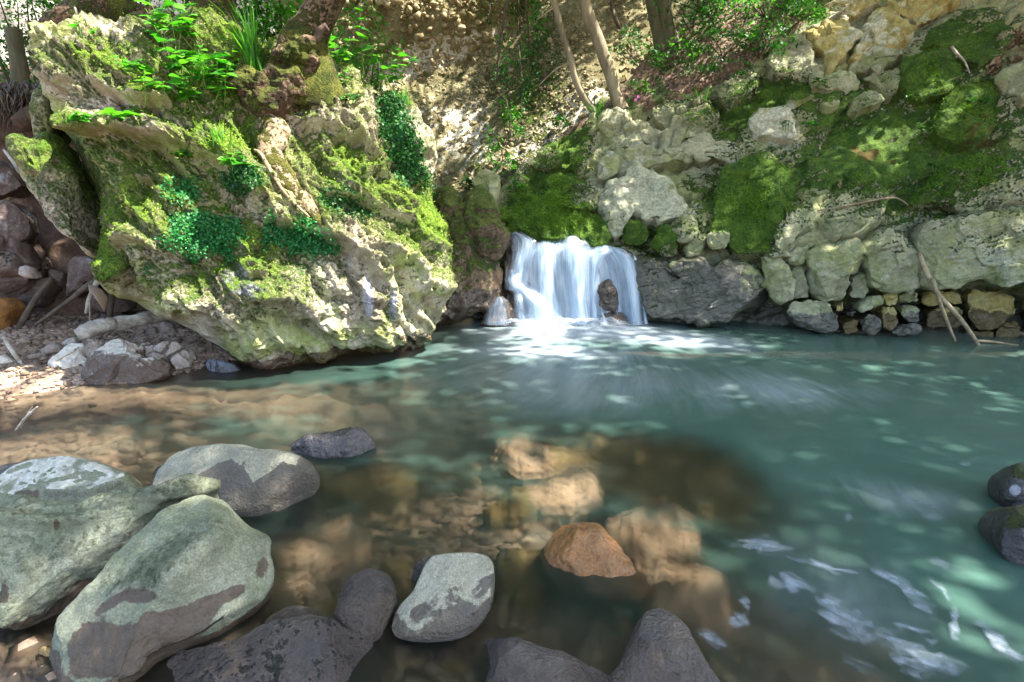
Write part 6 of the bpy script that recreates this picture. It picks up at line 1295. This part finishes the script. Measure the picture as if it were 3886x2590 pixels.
# shrubs and ground plants
SH = [ (1590,60,.45,.3,'leafdark',900,.05), (1640,20,.5,.35,'leafdark',1100,.05), (1700,60,.5,.35,'leaf',1100,.045), (1760,20,.5,.4,'leafdark',1300,.045), (1800,55,.45,.3,'leaf',1100,.04), (1840,-10,.4,.35,'leaf',900,.04),
   (1660,110,.4,.2,'leafdark',700,.045), (1740,110,.4,.2,'leafdark',700,.045), (1610,150,.35,.15,'leafdark',500,.04), (1545,130,.3,.2,'leaf',450,.045), (1680,160,.3,.14,'leafdark',400,.04), (1455,110,.35,.16,'leafdark',420,.05)]
SL = ["dark fern-like bush right of the two dark trunks","dark bush at the top edge above the leafy slope","bright bush in the middle of the leafy slope","dark bush at the top edge over the bright bush","bright drooping bush near the top of the limestone bank","bright bush at the top edge next to the pink flowers",
   "low dark bush under the bright bush on the slope","low dark bush just left of the bank's crest","low leafy plant on the litter below the fern-like bush","bright bush at the feet of the two dark trunks","low dark plant lowest on the leaf litter","dark shrub between the pale saplings and dark trunks"]
for k, (x, y, rx, rz, mt, n, sz) in enumerate(SH):
    b = at(x, y + 25, BV_C); t = empty("bush", b, SL[k], "bush"); g = np.random.default_rng(400 + k)
    foliage("foliage", clumps(b + (0, -.05, rz * .7), (rx, rx * .7, rz), int(n * .62), 14, g), sz, mt, t, k)
    for s in range(4):
        e = b + np.array([g.normal(0, rx * .5), g.normal(0, .15), rz * g.uniform(.8, 1.4)]); tube("stem", np.array([b, (b + e) / 2 + g.normal(0, .03, 3), e]), [.010, .008, .004], M['darktwig'], t, 5, 0, n=8, origin=b)
HG = [(1190,40,.5,.7,900),(1215,120,.45,.7,900),(1195,220,.35,.6,700),(1170,310,.3,.4,420),(1245,200,.3,.6,500),(1270,60,.3,.5,420),(1110,20,.35,.3,300),(1155,370,.2,.2,160)]
HL = ["hanging green creeper at the top of the gravel cliff, left of the saplings","thick green creeper below the topmost one on the gravel cliff","creeper trailing down the middle of the gravel cliff","thin lower end of the creepers on the gravel cliff","creeper close behind the thinner sapling","leafy creeper at the top edge beside the thinner sapling","small leafy sprig at the top edge left of the hanging branch","small green tuft near the foot of the gravel cliff"]
for k, (x, y, rx, rz, n) in enumerate(HG):
    b, nn = hit(x * DK, y * DK, BV_K); g = np.random.default_rng(430 + k); b = b + nn * .10
    C = clumps(b, (rx, .10, rz), int(n * .6), 18, g, .3)
    t = empty("hanging_creeper", b, HL[k], "creeper"); foliage("foliage", C, .05, 'leaf' if k % 2 else 'leafdark', t, 30 + k, np.array([0, -1, .4]))
    tube("stem", np.array([b + (0, 0, rz), b + (.05, 0, 0), b + (-.04, 0, -rz)]), [.012, .010, .006], M['darktwig'], t, 5, .1, n=10, origin=b)
LB = [(1180,400,.16,.14,260,.035,'leaf',"bright little shrub at the left end of the mossy bank"),(1075,430,.16,.12,220,.04,'leafdark',"dark fern in the cleft behind the mossy rock"),(1195,430,.14,.08,130,.03,'leaf',"tiny bright plant below the bright little shrub"),
   (1300,290,.14,.10,160,.04,'leafdark',"small shrub under the foot of the thinner sapling"),(1100,395,.1,.1,110,.035,'leafdark',"dark plant tuft in the notch above the mossy rock"),(1480,205,.16,.10,150,.04,'leaf',"low plant among the rocks right of the thicker sapling")]
for k, (x, y, rx, rz, n, sz, mt, lab) in enumerate(LB):
    b, nn = hit(x * DK, y * DK, BV_C, BV_K); g = np.random.default_rng(450 + k); t = empty("small_shrub", b, lab, "shrub")
    foliage("foliage", clumps(b + nn * .08, (rx, .1, rz), n, 8, g), sz, mt, t, 60 + k)
    tube("stem", np.array([b, b + nn * .06 + (0, 0, .05), b + nn * .1 + (.02, 0, .12)]), [.006, .005, .003], M['stem'], t, 5, 0, n=6, origin=b)
SPRIGS = [(2210,385,"tiny green sprig on the moss by the pale patch"),(2115,395,"small three-leaved sprig above the thin bent twig"),(1850,205,"small dark green plant on a ledge near the yellow rock"),(2200,250,"small sprig on a mossy slab at the right"),(2055,235,"sprig low on the large mossy area"),(1790,300,"low green plant on the ledge above the mossy slab"),(1835,300,"lobed leaf pair on the ledge beside the low green plant"),(2080,310,"single small sprig in the middle of the moss")]
for x, y, lab in SPRIGS: herb("sprig", lab, at(x, y, BV_C) + np.array([0, -.22, .0]), .12, 3, .06, 'heart', 'leafdark', .6, per=4, W=1.)
for k, (x, y, lab) in enumerate([(1452, 262, "pink flower on the rocky slope, lower left of the two"), (1458, 255, "pink flower on the rocky slope, upper right of the two"), (1852, 18, "pair of pink flowers at the top edge on the bank's crest"), (1842, 32, "lone pink flower just below the pair at the top edge")]):
    b = at(x, y + 8, BV_C); t = empty("pink_flower", b, lab, "flower"); tube("stem", np.array([b, b + (0, -.04, .1), b + (.02, -.06, .18)]), [.004, .003, .002], M['stem'], t, 5, 0, n=6, origin=b)
    for q in range(6): a = q * 1.05; o = add_leaf(t, b + (.02, -.06, .18), (math.cos(a), -.4, math.sin(a)), (0, -1, .2), .02, 'oval', 'petal', 1., .1); o.name = "petal"
# leaf litter on the slope and on ledges
me = [c for c in cliff.children if c.name.startswith("rock_face")][0]
C, nn = scatter_on(me, lambda S, V, N: (np.interp(S[:, 0], *np.array(D((1080, 400), (1400, 262), (1480, 250), (1600, 205), (1700, 165), (1760, 120), (1850, 45), (1900, -20), (2400, -300))).T) > S[:, 1] - 8) * 1. + .0, 9000, .02, pr)
V, F, r = leaf_cloud(C, .055, nn, .6, 5, .45); make("leaf_litter", V, F, M['litter'], None, {'rnd': r}, smooth=False, kind="stuff")
C, nn = scatter_on(me, lambda S, V, N: E_(S, 2320, 170, 60, 110) + .5 * E_(S, 2260, 260, 70, 30, -20) + .25 * E_(S, 2180, 320, 60, 20, -25), 1200, .12, pr)
V, F, r = leaf_cloud(C + np.array([0, -.1, .05]), .06, nn, .6, 6, .45); make("leaf_litter", V, F, M['litter'], None, {'rnd': r}, smooth=False, kind="stuff")
# greenery at the top left, behind the boulder
BG = [(30,30,.9,.8,7.2,1500,.05,'leaf'),(95,90,.7,.8,6.9,1400,.045,'leafdark'),(60,150,.7,.5,6.8,900,.045,'leaf'),(150,20,.6,.5,6.6,1000,.05,'leafdark'),(230,-10,.7,.4,6.8,1000,.06,'leaf'),(330,5,.8,.5,7.0,1100,.07,'leaf'),(440,15,.7,.5,6.9,900,.06,'leafdark'),(600,30,.7,.6,7.3,1300,.07,'leaf'),(660,50,.5,.5,7.4,900,.07,'leaf'),(790,90,.45,.5,7.0,900,.05,'leaf'),(840,140,.4,.35,6.8,600,.045,'leaf'),(560,80,.5,.4,7.2,600,.07,'leafdark'),(10,95,.5,.6,6.6,700,.045,'leafdark')]
BL_ = ["pale bush at the top left corner in front of white gravel","darker bush behind the dead tree stem","bright bush low at the left edge behind the root mat","dark bush above the arching mossy log","bright bush at the top edge over the mossy log","large-leaved bush at the top edge behind the herbs","dark bush behind the thick mossy tree foot","bright backlit bush left of the leaning tree","bright backlit bush right against the leaning tree","leafy bush just right of the leaning tree","small bush behind the tall seedling","dark bush behind the grass tuft","dark bush at the left edge behind the dead stem"]
for k, (x, y, rx, rz, Yd, n, sz, mt) in enumerate(BG):
    b = PY(x * DK, y * DK, Yd); foot = b + np.array([0, .1, -rz - .2]); g = np.random.default_rng(470 + k); t = empty("leafy_bush", foot, BL_[k], "bush")
    foliage("foliage", clumps(b, (rx, rx * .6, rz), n, 16, g), sz, mt, t, 90 + k)
    for s in range(3):
        e = b + np.array([g.normal(0, rx * .4), g.normal(0, .2), rz * g.uniform(.2, .9)]); tube("stem", np.array([foot, (foot + e) / 2 + g.normal(0, .05, 3), e]), [.014, .011, .005], M['darktwig'], t, 5, 0, n=8, origin=foot)
tag(tube("fallen_leaf", P3((878,1462,1.62),(882,1448,1.63),(888,1438,1.64)), [.004,.016,.004], M['leaf'], None, 8, 0, flat=.15, n=10), "yellow-green leaf stuck against the kidney-shaped two-tone stone", "leaf")
# cobbles standing out of the gravel cliff: the largest as parts of it, the rest in one mass
g = np.random.default_rng(77); cob = []
shapes = []
for k in range(6):
    b_ = bpy.data.meshes.new("cobble"); u = np.linspace(0, np.pi, 6)[1:-1]; a = np.arange(8) * np.pi / 4
    v = [(0, 0, 1.)] + [(math.sin(p) * math.cos(q), math.sin(p) * math.sin(q), math.cos(p)) for p in u for q in a] + [(0, 0, -1.)]
    v = np.array(v) * (1 + .3 * perlin(np.array(v) * 1.4 + 5 * k)[:, None] * 1.6) * np.array([1, .8, .5])
    f = [(0, 1 + i, 1 + (i + 1) % 8) for i in range(8)] + [(1 + 8 * r_ + i, 9 + 8 * r_ + i, 9 + 8 * r_ + (i + 1) % 8, 1 + 8 * r_ + (i + 1) % 8) for r_ in range(3) for i in range(8)] + [(25 + i, 33, 25 + (i + 1) % 8) for i in range(8)]
    b_.from_pydata(v.tolist(), [], f); b_.materials.append(None); b_.polygons.foreach_set("use_smooth", np.ones(len(f), bool)); shapes.append((b_, v, f))
M['cobble'] = simple_mat("cobble_stone", (.18, .14, .06), (.44, .37, .22), 5, .85, .5, .01)
for s_ in shapes: s_[0].materials[0] = M['cobble']
sv = []; sf = []; off = 0
cnt = 0
for k in range(5200):
    big = k < 300
    if big:
        x, y = (g.uniform(780, 1130), g.uniform(-5, 150)) if k < 140 else (g.uniform(900, 1500), g.uniform(0, 420))
    else: x, y = g.uniform(780, 1520), g.uniform(-30, 440)
    d = ray((x * DK, y * DK))[0]; loc, no, i, ds = BV_K.ray_cast(Vector(CAMP), Vector(d))
    if loc is None: continue
    s = g.uniform(.035, .085) * (1.1 if k < 140 else .7) if big else g.gamma(2.3, .007) + .007
    rot = Matrix.Rotation(g.uniform(0, 6.28), 4, 'Z') @ Matrix.Rotation(g.normal(0, .7), 4, 'X') @ Matrix.Rotation(g.normal(0, .7), 4, 'Y')
    m = Matrix.Translation(loc) @ rot @ Matrix.Scale(s, 4)
    sh = shapes[k % 6]
    if big:
        o = bpy.data.objects.new("cobble", sh[0]); COL.objects.link(o); o.parent = bcliff; o.matrix_basis = m
    else:
        mm = np.array(m); sv.append(sh[1][[0, 1, 3, 5, 7, 17, 19, 21, 23, 33]] @ mm[:3, :3].T + mm[:3, 3])
        sf += [tuple(q + off for q in f) for f in ((0,1,2),(0,2,3),(0,3,4),(0,4,1),(1,5,6,2),(2,6,7,3),(3,7,8,4),(4,8,5,1),(5,9,6),(6,9,7),(7,9,8),(8,9,5))]; off += 10
make("cobbles", np.vstack(sv), sf, M['cobble'], bcliff, origin=np.zeros(3), smooth=False, kind="stuff")

# ------------------------------------------------------------------ unseen tree crowns, shaped for dapples: cleared along sun rays, filled over the pool
LIT = [(D((1350, 1080))[0], 'w', .12), (D((1300, 1000))[0], 'w', .06), (D((950, 440))[0], 'b', .14), (D((850, 560))[0], 'b', .14), (D((770, 580))[0], 'b', .1), (D((900, 710))[0], 'b', .1), (D((560, 460))[0], 'b', .12), (D((660, 260))[0], 'b', .16), (D((400, 500))[0], 'b', .1), (D((760, 360))[0], 'b', .12), (D((760, 720))[0], 'b', .12), (D((900, 600))[0], 'b', .14), (D((960, 560))[0], 'b', .12), (D((700, 650))[0], 'b', .08), (D((600, 520))[0], 'b', .12), (D((430, 590))[0], 'b', .12), (D((250, 400))[0], 'b', .14), (D((1000, 700))[0], 'b', .12), (D((500, 790))[0], 'b', .1), (D((200, 150))[0], 'b', .38), (D((300, 250))[0], 'b', .32), (D((420, 150))[0], 'b', .42), (D((590, 120))[0], 'b', .3), (D((690, 560))[0], 'b', .17), (D((620, 350))[0], 'b', .25), (D((800, 280))[0], 'b', .28), (D((980, 350))[0], 'b', .25), (D((880, 470))[0], 'b', .13),
   (D((940, 660))[0], 'b', .14), (D((830, 780))[0], 'b', .18), (D((520, 660))[0], 'b', .10), (D((130, 420))[0], 'b', .2), (D((330, 480))[0], 'b', .16), (D((700, 790))[0], 'b', .12),
   (D((970, 135))[0], 'k', .34), (D((1040, 300))[0], 'k', .16), (D((1280, 270))[0], 'k', .22), (D((1440, 140))[0], 'k', .3), (D((20, 60))[0], 'k', 1.0), (D((80, 180))[0], 'k', .8), (D((1130, 420))[0], 'k', .3), (D((620, 40))[0], 'k', .8),
   (D((1640, 180))[0], 'c', .3), (D((1560, 250))[0], 'c', .22), (D((1780, 120))[0], 'c', .3), (D((1720, 40))[0], 'c', .4), (D((1350, 240))[0], 'c', .2),
   (D((150, 840))[0], 'w', .30), (D((260, 760))[0], 'w', .10), (D((60, 870))[0], 'w', .22), (D((200, 970))[0], 'w', .16), (D((1230, 680))[0], 'f', .22), (D((1280, 770))[0], 'w', .12), (D((1550, 770))[0], 'w', .12), (D((600, 980))[0], 'w', .10), (D((300, 640))[0], 'b', .1)]
lp = []
for (x, y), w, rad in LIT:
    p = PZ(x, y, .1) if w == 'w' else PY(x, y, 5.75) if w == 'f' else hit(x, y, {'b': BV_B, 'k': BV_K, 'c': BV_C}[w])[0]
    lp.append((p, rad))
g = np.random.default_rng(99)
ncl = 4600
CC = np.stack([g.uniform(-5, 12.5, ncl), g.uniform(-1.2, 12., ncl), g.uniform(5.0, 9.5, ncl)], 1)
# keep them out of the picture
dz = CC - CAMP; keep = (dz[:, 2] > .34 * np.maximum(dz[:, 1], 0) + .9)
CC = CC[keep]
near = np.zeros(len(CC), bool)
for p, rad in lp:
    q = CC - p; dd = np.linalg.norm(q - (q @ SUN)[:, None] * SUN, axis=1); near |= dd < rad + .30
CC = CC[~near]
px_, py_ = np.meshgrid(np.arange(-1.2, 6.6, .26), np.arange(.9, 5.8, .26)); add = []          # leaf clumps added to keep the pool in shade
for x_, y_ in zip(px_.ravel(), py_.ravel()):
    p = np.array([x_, y_, 0.]); L = np.concatenate([CC, np.array(add).reshape(-1, 3)]); q = L - p; dd = np.linalg.norm(q - (q @ SUN)[:, None] * SUN, axis=1)
    if dd.min() < .19: continue
    ok = all(np.linalg.norm((p - a) - ((p - a) @ SUN) * SUN) > r_ + .3 for a, r_ in lp)
    c_ = p + SUN * (8.2 / SUN[2]); 
    if ok and c_[2] - H > .34 * c_[1] + .9: add.append(c_)
CC = np.concatenate([CC, np.array(add).reshape(-1, 3)])
TR = [('leaf crown', TREES['a'][0], TREES['a'][1][-1]), ('', TREES['b'][0], TREES['b'][1][-1]), ('', TREES['c'][0], TREES['c'][1][-1]), ('', TREES['d'][0], TREES['d'][1][-1]), ('', lt, np.array(tp[-1])), ('', st, PY(470 * DK, -600 * DK, 5.6))]
for k, (bx, by, lab) in enumerate([(6.8, 6.4, "unseen tree added on the bank beyond the right edge, shading the limestone"), (7.2, 1.6, "unseen tree added by the pool beyond the right edge, shading the near boulders"), (4.6, -1.6, "unseen tree added behind the viewer to the right, shading the near boulders"), (-5.5, -.5, "unseen tree added on the near left bank outside the view")]):
    zb = 2.6 if k == 0 else -.1; t = empty("added_shade_tree", (bx, by, zb), lab, "tree"); top = np.array([bx * .85, by, 8.2])  # trees added out of view to shade the bank and near boulders
    tube("trunk", np.array([(bx, by, zb - .3), (bx * .97, by, 3.6), top]), [.2, .15, .08], M['darktrunk'], t, 12, .15, n=30, origin=(bx, by, zb)); TR.append(('', t, top))
tops = np.array([q[2] for q in TR]); who = np.argmin(np.linalg.norm((CC[:, None] - tops[None]) * np.array([1, 1, .3]), axis=2), axis=1)
for k, (_, t, top) in enumerate(TR):
    c = CC[who == k]
    if not len(c): continue
    n = len(c) * 34; P = np.repeat(c, 34, 0) + g.normal(0, .16, (n, 3))
    foliage("shade_crown", P, .17, 'canopy', t, 500 + k, np.array([0, 0, 1.]), .6, .6)
    br = []
    for q in c[::40]:
        br.append(tube_arrays(spline(np.array([top, (top + q) / 2 + (0, 0, .25), q]), 8), np.linspace(.025, .006, 8), 5))
    v, f = join(br); make("limbs", v, f, M['darktrunk'], t, origin=np.array(t.location), kind="stuff")
